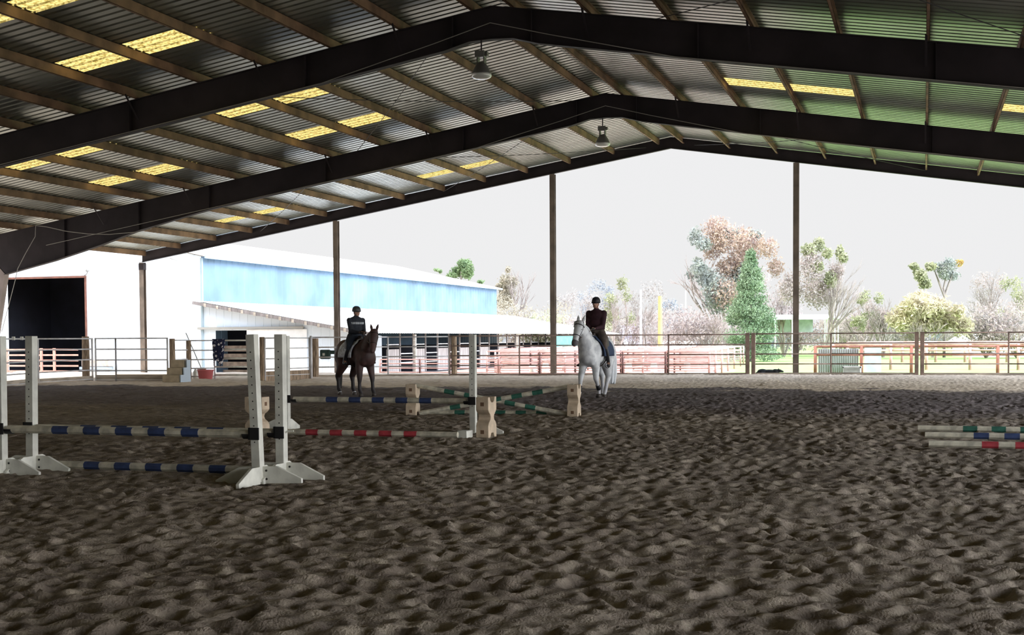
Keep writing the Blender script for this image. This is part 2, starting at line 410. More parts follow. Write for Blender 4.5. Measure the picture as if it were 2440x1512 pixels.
def frame(y, label):
    root = empty('roof_rafter', (X0, 0, 0)); tag(root, label, 'roof frame', 'rigid steel frames across the arena')
    bp = [(-34.0, 4.1), (-31.7, 4.58), (-29.6, 5.12), (-27.9, 5.62), (-24.9, ztop(-24.9)-.87), (-15, ztop(-15)-.83), (-11.2, ztop(-11.2)-.80), (X0-.55, ZR-.82), (X0, ZR-.80)]
    tp = [(q[0], ztop(q[0])) for q in bp]; tp[0] = (XL, ztop(XL))
    tp = [(a[0]-X0, a[1]) for a in tp]; bp = [(a[0]-X0, a[1]) for a in bp]
    for sg, nm in ((1, 'left'), (-1, 'right')):
        i_section('rafter_web', root, [(sg*a[0], a[1]) for a in tp], [(sg*a[0], a[1]) for a in bp], y, .22, .012, MT['frame'])
        # tapered column
        i_section('column', root, [(sg*(XL-X0), ztop(XL)), (sg*(XL-X0), -.05)], [(sg*(-33.95-X0), 4.1), (sg*(-34.8-X0), -.05)], y, .25, .012, MT['knee'])
        for xx_ in (-31.2, -27.9, -24.9, -20.2, -15.0, -11.0):
            X_ = sg*(xx_-X0); zt = ztop(xx_); zb = np.interp(xx_, [b[0]+X0 for b in bp], [b[1] for b in bp])
            MB().box(X_-.008, X_+.008, y-.1, y-.006, float(zb), zt-.02).build('web_stiffener', MT['frame'], root)
        for k in (1, 3, 5, 8, 10):
            xp = (purl_l(k) if sg == 1 else purl_r(k)); xl_ = xp-X0
            if abs(xl_) > 22: continue
            b = MB(); b.bar((xl_, y-.62, ztop(xp)+.03), (xl_, y-.05, ztop(xp)-.55), .05, .012)
            b.bar((xl_, y+.62, ztop(xp)+.03), (xl_, y+.05, ztop(xp)-.55), .05, .012)
            b.build('flange_brace', MT['frame'], root)
    return root
MT['knee'] = mat('pink_lit_column', (.34, .29, .27), .8, 0, .2, 1.5)  # pinkish light from outside put into the column colour
labs = ['dark steel roof frame at the near end above the viewer', 'dark steel roof frame over the foreground sand', 'dark steel roof frame nearest in front, just above the top of the view',
        'large dark steel roof frame across the top of the view, carrying the nearer lamp', 'dark steel roof frame with the haunched knee at left, carrying the farther lamp']
for y, l in zip(FY, labs): frame(y, l)
# end frame: a lighter rafter on six posts
root = empty('gable_rafter', (X0, 0, 0)); tag(root, 'end wall rafter over the open gable on slender steel posts', 'roof frame', 'rigid steel frames across the arena')
for sg in (1, -1):
    tp = [(sg*(XL-X0), ztop(XL)+.22), (0, ZR+.22)]; bt = [(sg*(XL-X0), ztop(XL)-.244), (0, ZR-.244)]
    i_section('end_rafter', root, tp, bt, YE, .16, .01, MT['frame'])
pn = ['corner steel post at the left end of the open gable', 'steel post behind the brown horse under the open gable', 'steel post just left of the grey horse under the open gable', 'steel post in front of the evergreen and shelter under the open gable',
      'steel post right of the view under the open gable', 'corner steel post at the right end of the open gable']
for i in range(6):
    x_ = X0+(-2.5+i)*WB; wq = .11 if i else .12
    mb = MB(); zt = ztop(x_)-.26
    for yy_ in (YE-.1, YE+.1): mb.box(x_-wq, x_+wq, yy_-.008, yy_+.008, -.4, zt)
    mb.box(x_-.006, x_+.006, YE-.1, YE+.1, -.4, zt)
    po = mb.build('gable_post', MT['column']); tag(po, pn[i], 'post', 'posts of the open gable')
    if i == 0: MB().box(x_-.13, x_+.13, YE-.12, YE+.12, zt-.35, zt-.05).build('cap_plate', MT['frame'], po)
mb = MB(); n_ = 60
for i in range(n_):
    a = XL+(XR-XL)*i/n_; b_ = XL+(XR-XL)*(i+1)/n_; m2 = (a+b_)/2
    for p_, q_, d0, d1 in ((a, m2, 0, .04), (m2, b_, .04, 0)): mb.add([(p_, -7.9+d0, -.2), (q_, -7.9+d1, -.2), (q_, -7.9+d1, ztop(q_)+SOFF-.02), (p_, -7.9+d0, ztop(p_)+SOFF-.02)], [(0, 1, 2, 3)])
struct(mb.build('wall_back', MT['sheet']), 'corrugated metal wall closing the arena behind the viewer')
# bracing cables in the roof bays
for i, (a, b_, l) in enumerate((((X0-1, 29.4), (X0-9, 41), 'left slope, crossing the bay between the lamps'), ((X0-9, 29.4), (X0-1, 41), 'left slope, second diagonal of the bay between the lamps'),
        ((X0+4, 17.8), (X0+13, 29.3), 'right slope, falling to the right in the nearest bay'), ((X0+13, 17.8), (X0+4, 29.3), 'right slope, rising to the right in the nearest bay'),
        ((X0+1, 41.1), (X0+10, 52.1), 'right slope of the end bay, falling right'), ((X0+10, 41.1), (X0+1, 52.1), 'right slope of the end bay, rising right'),
        ((X0-1, 41.1), (X0-10, 52.1), 'left slope of the end bay near the far lamp'), ((X0-10, 41.1), (X0-1, 52.1), 'left slope of the end bay, opposite diagonal'),
        ((X0-10, 41.1), (X0-19, 52.1), 'left slope of the end bay nearer the eave'), ((X0-8, 17.8), (X0-17, 29.3), 'left slope in the nearest bay'))):
    pts = []
    for k in range(9):
        t = k/8; x_ = a[0]+(b_[0]-a[0])*t; pts.append((x_, a[1]+(b_[1]-a[1])*t, ztop(x_)-.02-.12*math.sin(PI*t)))
    tag(MB().tube(pts, .011, 5).build('brace_cable', MT['dcable']), 'thin dark bracing cable under the %s' % l, 'cable', 'roof bracing cables')

# ------------------------------------------------------------------ pendant lamps
def lamp(x_, y, z, label):
    t = empty('pendant_lamp', (x_, y, z)); tag(t, label, 'lamp', 'high bay pendant lamps')
    MB().tube([(0, 0, 0), (0, 0, -.26)], .018, 6).build('hanger', MT['frame'], t)
    MB().box(-.14, .10, -.1, .1, -.42, -.26).box(.10, .17, -.06, .06, -.40, -.29).build('ballast_box', MT['lampmetal'], t, bevel=.01)
    MB().box(-.10, -.07, -.08, .08, -.58, -.42).box(.07, .10, -.08, .08, -.58, -.42).build('bracket', MT['lampmetal'], t)
    MB().lathe([(.09, -.54), (.12, -.58), (.17, -.66), (.235, -.80), (.25, -.83), (.245, -.83), (.16, -.66), (.08, -.57)], 28).build('reflector', MT['lampmetal'], t, True)
    MB().lathe([(.246, -.83), (.25, -.86), (.22, -.90), (.14, -.93), (.02, -.94), (0, -.94)], 28).build('lens', MT['glass'], t, True)
lamp(-10.25, 29.35, ZR-.80, 'bell-shaped pendant lamp under the nearer roof frame')
lamp(-10.12, 41.05, ZR-.80, 'bell-shaped pendant lamp under the farther roof frame, smaller in view')
# conduits and cables
pc = on_y(1180, 66, 29.25)
for y, l in ((29.27, 'nearer'), (40.93, 'farther')):
    mb = MB()
    for sg in (-1, 1):
        mb.tube([(X0, y, ZR-.42), (X0+sg*1.5, y, ZR-.62-.2), (X0+sg*4.5, y, ztop(X0+sg*4.5)-.84), (X0+sg*22, y, ztop(X0+sg*22)-.84)], .012, 5)
    tag(mb.build('conduit', MT['cable']), 'thin conduit running under the rafters of the %s roof frame' % l, 'conduit', 'conduits along the roof frames')
def wire(pts2, Y, r, name, label, m='cable', cat='cable'):
    pts = [on_y(a, b, Y) for a, b in pts2]
    return tag(MB().tube(pts, r, 6).build(name, MT[m]), label, cat)
wire([(85, 537), (110, 540), (160, 551), (210, 557), (260, 558), (330, 552), (360, 545)], 40.85, .014, 'slack_cable', 'pale cable drooping across the knee of the farther roof frame')
wire([(85, 537), (84, 563), (60, 605), (42, 640), (38, 660), (20, 730), (4, 790)], 40.8, .014, 'hanging_cable', 'pale cable hanging down from the left knee to the fence')
tag(MB().tube([on_y(405, 615, 52.3), on_y(440, 626, 55), on_y(475, 640, 57.9)], .02, 5).build('overhead_cable', MT['cable']), 'grey cable strung from the arena eave to the barn corner', 'cable')

# ------------------------------------------------------------------ end fence: pipe panels, wooden posts, gates, kickboards
def panel(a, b_, label, hts=(1.6, 1.2, .8, .4, .06), posts=(0, 1), m='galv', r=.027, group='pipe panels of the arena end fence', name='pipe_fence', z0=0.0, rp=.034, cat='fence'):
    a = Vector((a[0], a[1], z0)); b_ = Vector((b_[0], b_[1], z0)); d = b_-a; L = d.length
    t = empty(name, a, math.atan2(d.y, d.x)); tag(t, label, cat, group)
    for h in hts: MB().tube([(0, 0, h), (L, 0, h)], r, 8).build('rail', MT[m], t, True)
    for p in posts: MB().tube([(p*L, 0, 0), (p*L, 0, hts[0]+.02)], rp, 8).build('upright', MT[m], t, True)
    return t
def wpost(p, h, label, wd=.2, m='wood', z=0):
    o = MB().tube([(0, 0, z-.1), (.01, 0, h*.5), (0, .01, h)], [wd/2, wd/2*1.02, wd/2*.96], 9).build('fence_post', MT[m]); o.location = (p[0], p[1], 0)
    return tag(o, label, 'post', 'wooden posts of the end fence')
def board(a, b_, h, label, t=.045, z=-.05, m='plank'):
    a = Vector((a[0], a[1], 0)); b_ = Vector((b_[0], b_[1], 0)); d = b_-a
    o = MB().box(0, d.length, -t/2, t/2, z, h).build('kickboard', MT[m]); o.location = a; o.rotation_euler = (0, 0, math.atan2(d.y, d.x))
    return tag(o, label, 'board', 'kickboards along the end fence')
P = lambda x_, y: gnd(x_, y)[:2]
Pl = (-27.6, 30.5); Pa = P(92, 914); Pb = P(205, 906); Pc = P(222, 906)
panel(Pl, Pa, 'galvanised pipe panel at the far left edge of the end fence')
panel(Pa, Pc, 'galvanised pipe panel in front of the dark barn doorway', posts=(0, .99))
wpost(Pb, 1.68, 'thick split wooden post beside the left gate', .28)
board(Pl, Pa, .2, 'pale kickboard at the far left edge of the fence'); board(Pa, Pc, .18, 'pale kickboard in front of the dark barn doorway')
Pg1 = P(229, 908); Pg2 = P(277, 908); Pg3 = P(400, 908)
panel(Pg1, Pg2, 'narrow galvanised walk-through gate left of the gable corner post', name='pipe_gate', cat='gate', group='gates in the end fence')
board(Pg1, Pg2, .24, 'board along the foot of the narrow gate')
panel(Pg2, Pg3, 'wide galvanised pipe gate in front of the gable corner post', name='pipe_gate', cat='gate', group='gates in the end fence')
board(Pg2, Pg3, .26, 'board along the foot of the wide gate at left')
Pw1 = P(411, 906); Pw2 = P(450, 903); Pw3 = P(512, 902); Pw4 = P(590, 902)
wpost(Pw1, 1.58, 'wooden post left of the mounting block', .22); wpost(Pw2, 1.5, 'wooden post right of the mounting block', .2)
panel(Pw1, (Pw2[0]+.0, Pw2[1]), 'short pipe panel behind the mounting block', hts=(1.52, 1.14, .78, .44), posts=())
panel(Pw2, Pw3, 'pipe panel in front of the leaning rake', hts=(1.5, 1.12, .76, .42, .1), posts=(1,))
panel(Pw3, Pw4, 'pipe panel across the dark lean-to doorway', hts=(1.5, 1.15, .8, .47, .15), posts=(), m='white_paint', r=.035)
Pw5 = P(625, 908); Pw6 = P(632, 908); Pw7 = P(738, 903)
wpost(Pw5, 1.62, 'wooden post partly hidden behind the nearest white jump standard', .2)
panel(Pw6, Pw7, 'pipe gate in front of the white sliding door', hts=(1.58, 1.2, .82, .44, .2), name='pipe_gate', cat='gate', group='gates in the end fence')
board(Pw6, Pw7, .36, 'tan board along the foot of the gate before the white door', m='wood')
MB_ = MB().tube([(0, 0, -.05), (0, 0, 1.66)], .05, 10).build('gate_post', MT['galv'], None, True); MB_.location = (*P(742, 903), 0); tag(MB_, 'white pipe gate post left of the brown horse', 'post')
Pw8 = P(752, 898); wpost(Pw8, 1.56, 'round brown wooden post left of the brown horse', .26)
F = [P(745, 898), P(925, 896), P(1070, 895)]
panel(F[0], F[1], 'pipe panel directly behind the brown horse', posts=(0,)); panel(F[1], F[2], 'pipe panel right of the brown horse before the stalls', posts=(0, 1))
board(F[0], F[2], .08, 'low board behind the brown horse')
wpost(P(1082, 893), 1.6, 'wooden post behind the far white jump standard', .24)
br = [(P(1072, 895)), P(1238, 894.5), P(1415, 893.5), P(1593, 893), P(1778, 892.5)]
lbs = ['pipe panel behind the far white jump standard', 'pipe panel in front of the long lean-to and left of the grey horse', 'pipe panel directly behind the grey horse', 'pipe panel left of the double post by the evergreen']
for i in range(4): panel(br[i], br[i+1], lbs[i], m='rail', posts=(0,) if i < 3 else (0, 1), hts=(1.62, 1.22, .82, .42, .06))
for i in range(2): board(br[i*2], br[i*2+2], .07, 'low dark board %s the grey horse' % ('left of' if i == 0 else 'behind and right of'))
b2 = [P(1797, 892.5), P(1980, 892), P(2182, 892.5)]
b3 = [P(2200, 893), P(2403, 893), P(2600, 894)]
for q, ll in ((b2, ('pipe panel in front of the black dog', 'pipe panel in front of the grey sheet and trough')), (b3, ('pipe panel right of the second double post', 'pipe panel at the right edge of the view'))):
    for i in range(2): panel(q[i], q[i+1], ll[i], m='rail', hts=(1.64, 1.25, .83, .43, .06), posts=(0,) if i == 0 else (0, 1))
    board(q[0], q[2], .07, 'low board under the %s' % ('panels by the black dog' if q is b2 else 'panels at the right edge'))
for (x_, l) in ((1781, 'left'), (1795, 'right'), (2184, 'left'), (2197, 'right')):
    p = P(x_, 893); o = MB().box(-.075, .075, -.075, .075, -.1, 1.68).build('steel_fence_post', MT['rail'], bevel=.01); o.location = (p[0], p[1]+.02, 0)
    tag(o, '%s square steel post of the pair %s' % (l, 'before the evergreen' if x_ < 1900 else 'left of the right edge panels'), 'post', 'paired steel posts in the end fence')
# white insulators clipped on the top rail at far left
pa_ = Vector((*Pl, 0)); pb_ = Vector((*Pa, 0))
def px_of(p, z):
    d = Vector((p[0], p[1], z-EYE)); q = d.dot(fw); xx_ = FPX*d.dot(r0)/q; yy_ = -FPX*d.dot(up)/q
    return 1220+math.cos(ROLL)*xx_+math.sin(ROLL)*yy_, PPY-math.sin(ROLL)*xx_+math.cos(ROLL)*yy_
for k, x_ in enumerate((10, 32, 52)):
    best = min((pa_.lerp(pb_, t/400) for t in range(401)), key=lambda q: abs(px_of(q, 1.6)[0]-x_))
    o = MB().box(-.09 if k == 0 else -.05, .05, -.04, .04, 1.56, 1.68).build('rail_clip', MT['white_paint'], bevel=.015); o.location = (best.x, best.y, 0)
    tag(o, '%s white clip on the top rail at the far left' % ('wide leftmost', 'small middle', 'small rightmost')[k], 'clip', 'white clips on the fence rail')
# ------------------------------------------------------------------ things at the fence: mounting block, rake, tub, jug, blanket, bag
pm = P(430, 909); mbk = empty('mounting_block', (pm[0], pm[1]-.35, 0), .12); tag(mbk, 'three-step mounting block with tan risers and blue-grey sides', 'step stool')
MT['tan'] = mat('tan_step_plastic', (.44, .36, .25), .7, 0, .15, 5); MT['bluegrey'] = mat('blue_grey_plastic', (.42, .50, .58), .6)
for k, (z0, z1, y0) in enumerate(((0, .26, -.35), (.26, .52, -.1), (.52, .80, .15))):
    MB().box(-.33+.05*k, .33-.02*k, y0, .45, z0, z1).build('step', MT['tan'], mbk, bevel=.02)
side = [(.36, -.36, 0), (.36, .46, 0), (.36, .46, .8), (.36, .15, .8), (.36, .15, .53), (.36, -.1, .53), (.36, -.1, .27), (.36, -.36, .27)]
MB().prism(side, (.04, 0, 0)).build('side_panel', MT['bluegrey'], mbk)
rk = empty('leaning_rake', (0, 0, 0)); tag(rk, 'rake with long grey handle leaning on the fence by the red tub', 'rake')
a = on_y(443, 793, 44.6); b_ = on_y(480, 878, 43.6)
MB().tube([a, b_], .018, 6).build('handle', MT['cable'], rk); MB().bar(b_+Vector((-.18, 0, 0)), b_+Vector((.2, 0, 0)), .05, .07).build('rake_head', MT['wood'], rk)
tb = empty('tub', (*P(490, 903), 0)); tag(tb, 'red plastic tub on the sand under the rake', 'tub')
MT['redtub'] = mat('red_tub_plastic', (.60, .16, .17), .5)
MB().lathe([(0, 0), (.23, 0), (.25, .02), (.31, .34), (.33, .34), (.33, .37), (.29, .37), (.23, .05), (0, .05)], 24).build('tub_body', MT['redtub'], tb, True)
MB().tube([(.30, -.05, .33), (.37, 0, .36), (.30, .05, .33)], .012, 6).tube([(-.30, -.05, .33), (-.37, 0, .36), (-.30, .05, .33)], .012, 6).build('handle', MT['redtub'], tb)
jg = empty('jug', (*P(466, 901), 0)); tag(jg, 'white plastic jug beside the red tub', 'jug')
MB().lathe([(0, 0), (.09, 0), (.1, .03), (.1, .25), (.05, .34), (.035, .38), (0, .38)], 16).build('jug_body', MT['white_paint'], jg, True)
MB().lathe([(0, .37), (.038, .37), (.038, .41), (0, .41)], 12).build('cap', MT['redtub'], jg)
def cloth_mat():
    m = mat('patchy_navy_white_cloth', (.02, .03, .10), .9, 0, 0, 9, .3, 15, col2=(.75, .75, .8)); r = [n for n in m.node_tree.nodes if n.type == 'VALTORGB'][0]
    r.color_ramp.elements[0].color = (.012, .018, .06, 1); r.color_ramp.elements[0].position = .54; r.color_ramp.elements[1].color = (.8, .8, .85, 1); r.color_ramp.elements[1].position = .58; return m
def drape(p, wd, ht, top, name, m, label, cat, seed=0, rz=0):
    rr = random.Random(seed); nx, nz_ = 15, 16; v = []; f = []
    for s in (0, 1):
        for j in range(nz_+1):
            for i in range(nx+1):
                u = i/nx-.5; t = j/nz_
                ww = wd*(1-.25*t*rr.uniform(.7, 1.3)) if i in (0, nx) else wd*(1-.15*t)
                y = (-.035-.02*math.sin(u*22+2*t)-.03*t) if s == 0 else (.035+.02*math.sin(u*19+t))
                hh = ht if s == 0 else ht*.8
                v.append((u*ww, y*min(1, .4+t*3), top-t*hh*(1+.12*math.sin(u*9)*t)))
        o = s*(nx+1)*(nz_+1)
        for j in range(nz_):
            for i in range(nx):
                a = o+j*(nx+1)+i; f.append((a, a+1, a+nx+2, a+nx+1))
    o2 = (nx+1)*(nz_+1)
    for i in range(nx): f.append((i, i+1, o2+i+1, o2+i))
    b = MB().add(v, f).build(name, m, None, True); b.location = (p[0], p[1], 0); b.rotation_euler = (0, 0, rz)
    so = b.modifiers.new('thick', 'SOLIDIFY'); so.thickness = .012
    return tag(b, label, cat)
drape((P(523, 902)[0], P(523, 902)[1]-.02), .52, .95, 1.56, 'horse_blanket', cloth_mat(), 'dark navy and white patterned horse blanket hung over the fence rail', 'blanket', 2, math.radians(8))
bgp = P(783, 897); bb = empty('saddle_bag', (bgp[0], bgp[1]-.08, 0)); tag(bb, 'dark green padded bag hung on the fence left of the brown horse', 'bag')
MT['darkgreen'] = mat('dark_green_canvas', (.03, .065, .055), .8, 0, .4, 10)
MB().box(-.30, .16, -.12, .02, .72, 1.10).build('bag_body', MT['darkgreen'], bb, bevel=.05); MB().box(.1, .42, -.1, .02, .92, 1.07).build('flap', MT['darkgreen'], bb, bevel=.04)
MB().box(-.16, -.06, -.13, -.118, .86, .96).build('pale_patch', MT['white_paint'], bb)

# ------------------------------------------------------------------ jump equipment
def standard(loc, label, lean=0, rz=0, feet=(0, 1, 2, 3)):
    t = empty('jump_standard', loc, rz); t.rotation_euler = (0, math.radians(lean), rz); tag(t, label, 'jump standard', 'white wooden jump standards')
    h = 1.6; wq = .05
    MB().box(-wq, wq, -wq, wq, .02, h).build('upright', MT['white_paint'], t, bevel=.004)
    ho = MB()
    for k in range(12):
        z = .45+k*.076*1.15
        ho.tube([(0, -wq-.0015, z), (0, -wq+.004, z)], .008, 8)
    ho.build('peg_hole', MT['hole'], t)['kind'] = 'stuff'
    for k in feet:
        prof = [(.0, 0), (.45, .0), (.45, .05), (.16, .185), (.0, .185)]
        b = MB().prism([(p[0]+wq-.12*0, .012, p[1]) for p in prof], (0, .038, 0))
        b.xf(Matrix.Rotation(k*PI/2, 4, 'Z') @ Matrix.Translation((-.0, 0, 0)))
        fo = b.build('foot', MT['white_paint'], t, bevel=.003)
        bo = MB()
        for z, x_ in ((.05, .09), (.14, .09)):
            bo.tube([(x_, .005, z), (x_, .014, z)], .012, 8)
        bo.xf(Matrix.Rotation(k*PI/2, 4, 'Z')).build('bolt', MT['hole'], fo)
    return t
def cup(loc, label, sx=-1, rz=0):
    t = empty('jump_cup', loc, rz); tag(t, label, 'jump cup', 'black jump cups')
    MB().box(-.058, .058, -.066, -.05, -.06, .07).box(-.066, -.05, -.066, .03, -.06, .07).build('bracket', MT['black'], t)
    b = MB()
    for k in range(7):
        a0 = PI+PI*k/7; a1 = PI+PI*(k+1)/7; r_ = .058
        b.hexa([(sx*.06, r_*math.cos(a0), r_*math.sin(a0)), (sx*.15, r_*math.cos(a0), r_*math.sin(a0)), (sx*.15, r_*math.cos(a1), r_*math.sin(a1)), (sx*.06, r_*math.cos(a1), r_*math.sin(a1)),
                (sx*.06, (r_-.012)*math.cos(a0), (r_-.012)*math.sin(a0)), (sx*.15, (r_-.012)*math.cos(a0), (r_-.012)*math.sin(a0)), (sx*.15, (r_-.012)*math.cos(a1), (r_-.012)*math.sin(a1)), (sx*.06, (r_-.012)*math.cos(a1), (r_-.012)*math.sin(a1))])
    b.build('cradle', MT['black'], t)
    return t
def pole(a, b_, colour, label, group='striped jump poles', L=None):
    a = Vector(a); b_ = Vector(b_); d = b_-a; L = d.length; r_ = .047
    t = empty('jump_pole', a); t.rotation_mode = 'QUATERNION'; t.rotation_quaternion = d.to_track_quat('X', 'Z'); tag(t, label, 'pole', group)
    MB().tube([(0, 0, 0), (L, 0, 0)], r_, 8).build('shaft', MT['pole_white'], t)
    s0 = (L-9*.21)/2
    for k in range(5):
        MB().tube([(s0+k*.42, 0, 0), (s0+k*.42+.21, 0, 0)], r_+.0015, 8).build('stripe', MT[colour], t)
    return t
def block(loc, label, rz=0):
    t = empty('jump_block', loc, rz); tag(t, label, 'jump block', 'beige moulded jump blocks')
    hw = .165
    half = [(.045, 0), (.05, .06), (.08, .06), (.085, 0), (hw, 0), (hw, .19), (hw-.03, .235), (hw-.085, .275), (hw-.1, .315), (hw-.085, .355), (hw-.03, .395), (hw, .43), (hw, .63), (.10, .63), (.075, .575), (.04, .55), (0, .545)]
    poly = [(0, -.0+.08, 0)] if 0 else None
    rp_ = [(0, .07)]+[(.045, .07)]+half[3:]
    pts = [(-.105, y, z) for y, z in rp_]+[(-.105, -y, z) for y, z in reversed(rp_) if y > 0]
    bd = MB().prism(pts, (.21, 0, 0)).build('block_body', MT['block'], t, bevel=.008)
    for z in (.09, .52):
        MB().box(-.03, .03, -hw-.003, -hw+.01, z-.03, z+.03).build('recess_shade', MT['recess_shade'], bd)  # thin brown plates, the hollow's shade put into their colour
    return t
MT['recess_shade'] = mat('painted_recess_shade', (.16, .09, .05), .8)
SA = gnd(617, 1152); SB = gnd(672, 1141)
Y1a, Y1b = SA.y, SB.y; dx1 = 3.31
standard((SA.x, Y1a, 0), 'nearest white jump standard, leaning slightly left, carrying a black cup', -2.2)
standard((SB.x, Y1b, 0), 'white jump standard standing just behind and right of the nearest one', 0)
standard((SA.x-dx1-.02, Y1a, 0), 'white jump standard cut off by the left edge of the view', .4)
standard((SB.x-dx1, Y1b, 0), 'white jump standard near the left edge, fully in view', .9)
zc = .535
cup((SA.x-.02, Y1a, zc-.0), 'black jump cup on the nearest white standard')
cb = cup((SB.x-.0, Y1b, zc-.02), 'black jump cup on the standard just behind the nearest one')
MB().tube([(.05, 0, .0), (.08, 0, .02), (.15, 0, .022)], .009, 6).build('white_pin', MT['white_paint'], cb)
cup((SA.x-dx1, Y1a, zc), 'black jump cup on the standard cut off by the left edge', 1)
cup((SB.x-dx1, Y1b, zc-.02), 'black jump cup on the fully visible left standard', 1)
pole((SA.x-dx1+.09, Y1a, zc), (SA.x-.1, Y1a, zc), 'blue', 'blue and white pole raised across the front of the left jump')
pole((SB.x-dx1+.09, Y1b, zc-.02), (SB.x-.1, Y1b, zc-.02), 'blue', 'blue and white pole raised across the back of the left jump')
gc = gnd(368, 1127); pole((gc.x-1.6, gc.y, .07), (gc.x+1.6, gc.y+.02, .07), 'blue', 'blue and white pole lying on the sand under the left jump')
SF = gnd(1128, 1033)
standard((SF.x, SF.y, 0), 'lone white jump standard in the middle beside a beige block', 0, 0, (0, 1))
standard((SF.x-dx1-.05, SF.y, 0), 'white jump standard almost hidden behind the nearest standards', 0, 0, (1, 2))
cup((SF.x, SF.y, .53), 'black jump cup on the lone middle standard'); cup((SF.x-dx1, SF.y, .53), 'black jump cup on the hidden far standard', 1)
pole((SF.x-dx1+.09, SF.y, .53), (SF.x-.1, SF.y, .53), 'blue', 'blue and white pole raised to the lone middle standard')
rg = gnd(862, 1041); pole((rg.x-1.62, rg.y-.02, .065), (rg.x+1.6, rg.y+.02, .065), 'red', 'red and white pole lying on the sand in front of the middle jump')
bl = MB().box(-.075, .085, -.12, .1, 0, .12).build('wooden_block', MT['white_paint'], bevel=.006); q = gnd(1104, 1044); bl.location = (q.x, q.y+.08, 0); bl.rotation_euler = (0, 0, -.1)
tag(bl, 'small white wooden block at the right end of the red pole', 'block')
q = gnd(1154, 1042); block((q.x, q.y+.1, 0), 'beige jump block, large, beside the lone middle standard', -.06)
q = gnd(612, 1040); block((q.x-.045, q.y+.1, 0), 'beige jump block behind the nearest white standards', 1.48)
BC = gnd(984, 989); BE = gnd(1368, 992)
block((BC.x, BC.y, 0), 'beige jump block at the left end of the green cross', .12); block((BE.x, BE.y, 0), 'beige jump block at the right end of the green cross', .05)
pole((BC.x+.02, BC.y+.06, .60), (BE.x-.14, BE.y-.02, .05), 'green', 'green and white pole sloping down to the right in the cross')
pole((BE.x-.02, BE.y+.08, .60), (BC.x+.18, BC.y-.06, .05), 'green', 'green and white pole sloping down to the left in the cross')
pole((BC.x+.16, BC.y+.30, .05), (BE.x-.0, BE.y+.25, .05), 'green', 'green and white pole lying on the sand under the cross')
for (x_, y, c, l) in ((2187, 1030, 'green', 'green and white pole lying at the right edge, farthest of three'), (2204, 1047, 'blue', 'blue and white pole lying at the right edge, middle of three'), (2213, 1069, 'red', 'red and white pole lying at the right edge, nearest of three')):
    q = gnd(x_, y); pole((q.x, q.y+.04, .07), (q.x+3.25, q.y+.0, .07), c, l, 'striped poles lying at the right edge')

# ------------------------------------------------------------------ organic bodies: unions of tapered limbs and ellipsoids, voxel-remeshed into one skin
def blob(name, parts, mat_, parent=None, voxel=.02, smooth=4, sf=.6):
    bm = bmesh.new()
    for p in parts:
        if p[0] == 'e':                           # ellipsoid: centre, radii, euler degrees
            _, c, r, *rot = p; m = Matrix.Translation(c)
            if rot: m = m @ Euler([math.radians(q) for q in rot[0]]).to_matrix().to_4x4()
            m = m @ Matrix.Diagonal((*r, 1)); bmesh.ops.create_uvsphere(bm, u_segments=20, v_segments=14, radius=1, matrix=m)
        else:                                     # chain of (point, radius), with optional lateral flattening
            _, pts, *fl = p
            for (a, ra), (b_, rb) in zip(pts[:-1], pts[1:]):
                a = Vector(a); b_ = Vector(b_); d = b_-a; L = d.length
                if L < 1e-5: continue
                rot = d.to_track_quat('Z', 'Y').to_matrix().to_4x4()
                for c, r in ((a, ra), (b_, rb)):
                    bmesh.ops.create_uvsphere(bm, u_segments=14, v_segments=9, radius=r, matrix=Matrix.Translation(c) @ rot)
                bmesh.ops.create_cone(bm, segments=14, radius1=ra, radius2=rb, depth=L, cap_ends=True, matrix=Matrix.Translation((a+b_)/2) @ rot)
    me = bpy.data.meshes.new(name); bm.to_mesh(me); bm.free()
    o = bpy.data.objects.new(name+'_src', me); C.objects.link(o)
    r = o.modifiers.new('remesh', 'REMESH'); r.mode = 'VOXEL'; r.voxel_size = voxel
    s_ = o.modifiers.new('smooth', 'SMOOTH'); s_.iterations = smooth; s_.factor = sf
    dg = bpy.context.evaluated_depsgraph_get(); me2 = bpy.data.meshes.new_from_object(o.evaluated_get(dg)); me2.name = name
    bpy.data.objects.remove(o); bpy.data.meshes.remove(me)
    me2.polygons.foreach_set('use_smooth', [True]*len(me2.polygons)); me2.materials.clear(); me2.materials.append(mat_)
    n = bpy.data.objects.new(name, me2); C.objects.link(n)
    if parent is not None: n.parent = parent
    return n
def coat(name, c, c2, low, zlow, nscale=5, thr=(.4, .6)):
    m = mat(name, c, .6, 0, 0, nscale, .12, 40, col2=c2); n = m.node_tree; L = n.links.new; b = n.nodes['Principled BSDF']
    src = b.inputs['Base Color'].links[0].from_socket; t = n.nodes.new('ShaderNodeTexCoord'); sp_ = n.nodes.new('ShaderNodeSeparateXYZ'); L(t.outputs['Object'], sp_.inputs[0])
    r = n.nodes.new('ShaderNodeMapRange'); r.inputs[1].default_value = zlow; r.inputs[2].default_value = zlow+.25; L(sp_.outputs['Z'], r.inputs[0])
    mx = n.nodes.new('ShaderNodeMix'); mx.data_type = 'RGBA'; L(r.outputs[0], mx.inputs['Factor']); mx.inputs['A'].default_value = (*low, 1); L(src, mx.inputs['B']); L(mx.outputs['Result'], b.inputs['Base Color'])
    rr = [q for q in n.nodes if q.type == 'VALTORGB'][0].color_ramp.elements; rr[0].position, rr[1].position = thr
    return m
MT['bay'] = coat('dark_bay_coat', (.088, .042, .038), (.05, .026, .025), (.018, .014, .016), .42, 4)
MT['greycoat'] = coat('dapple_grey_coat', (.72, .74, .76), (.50, .52, .55), (.46, .46, .49), .30, 7, (.38, .56))
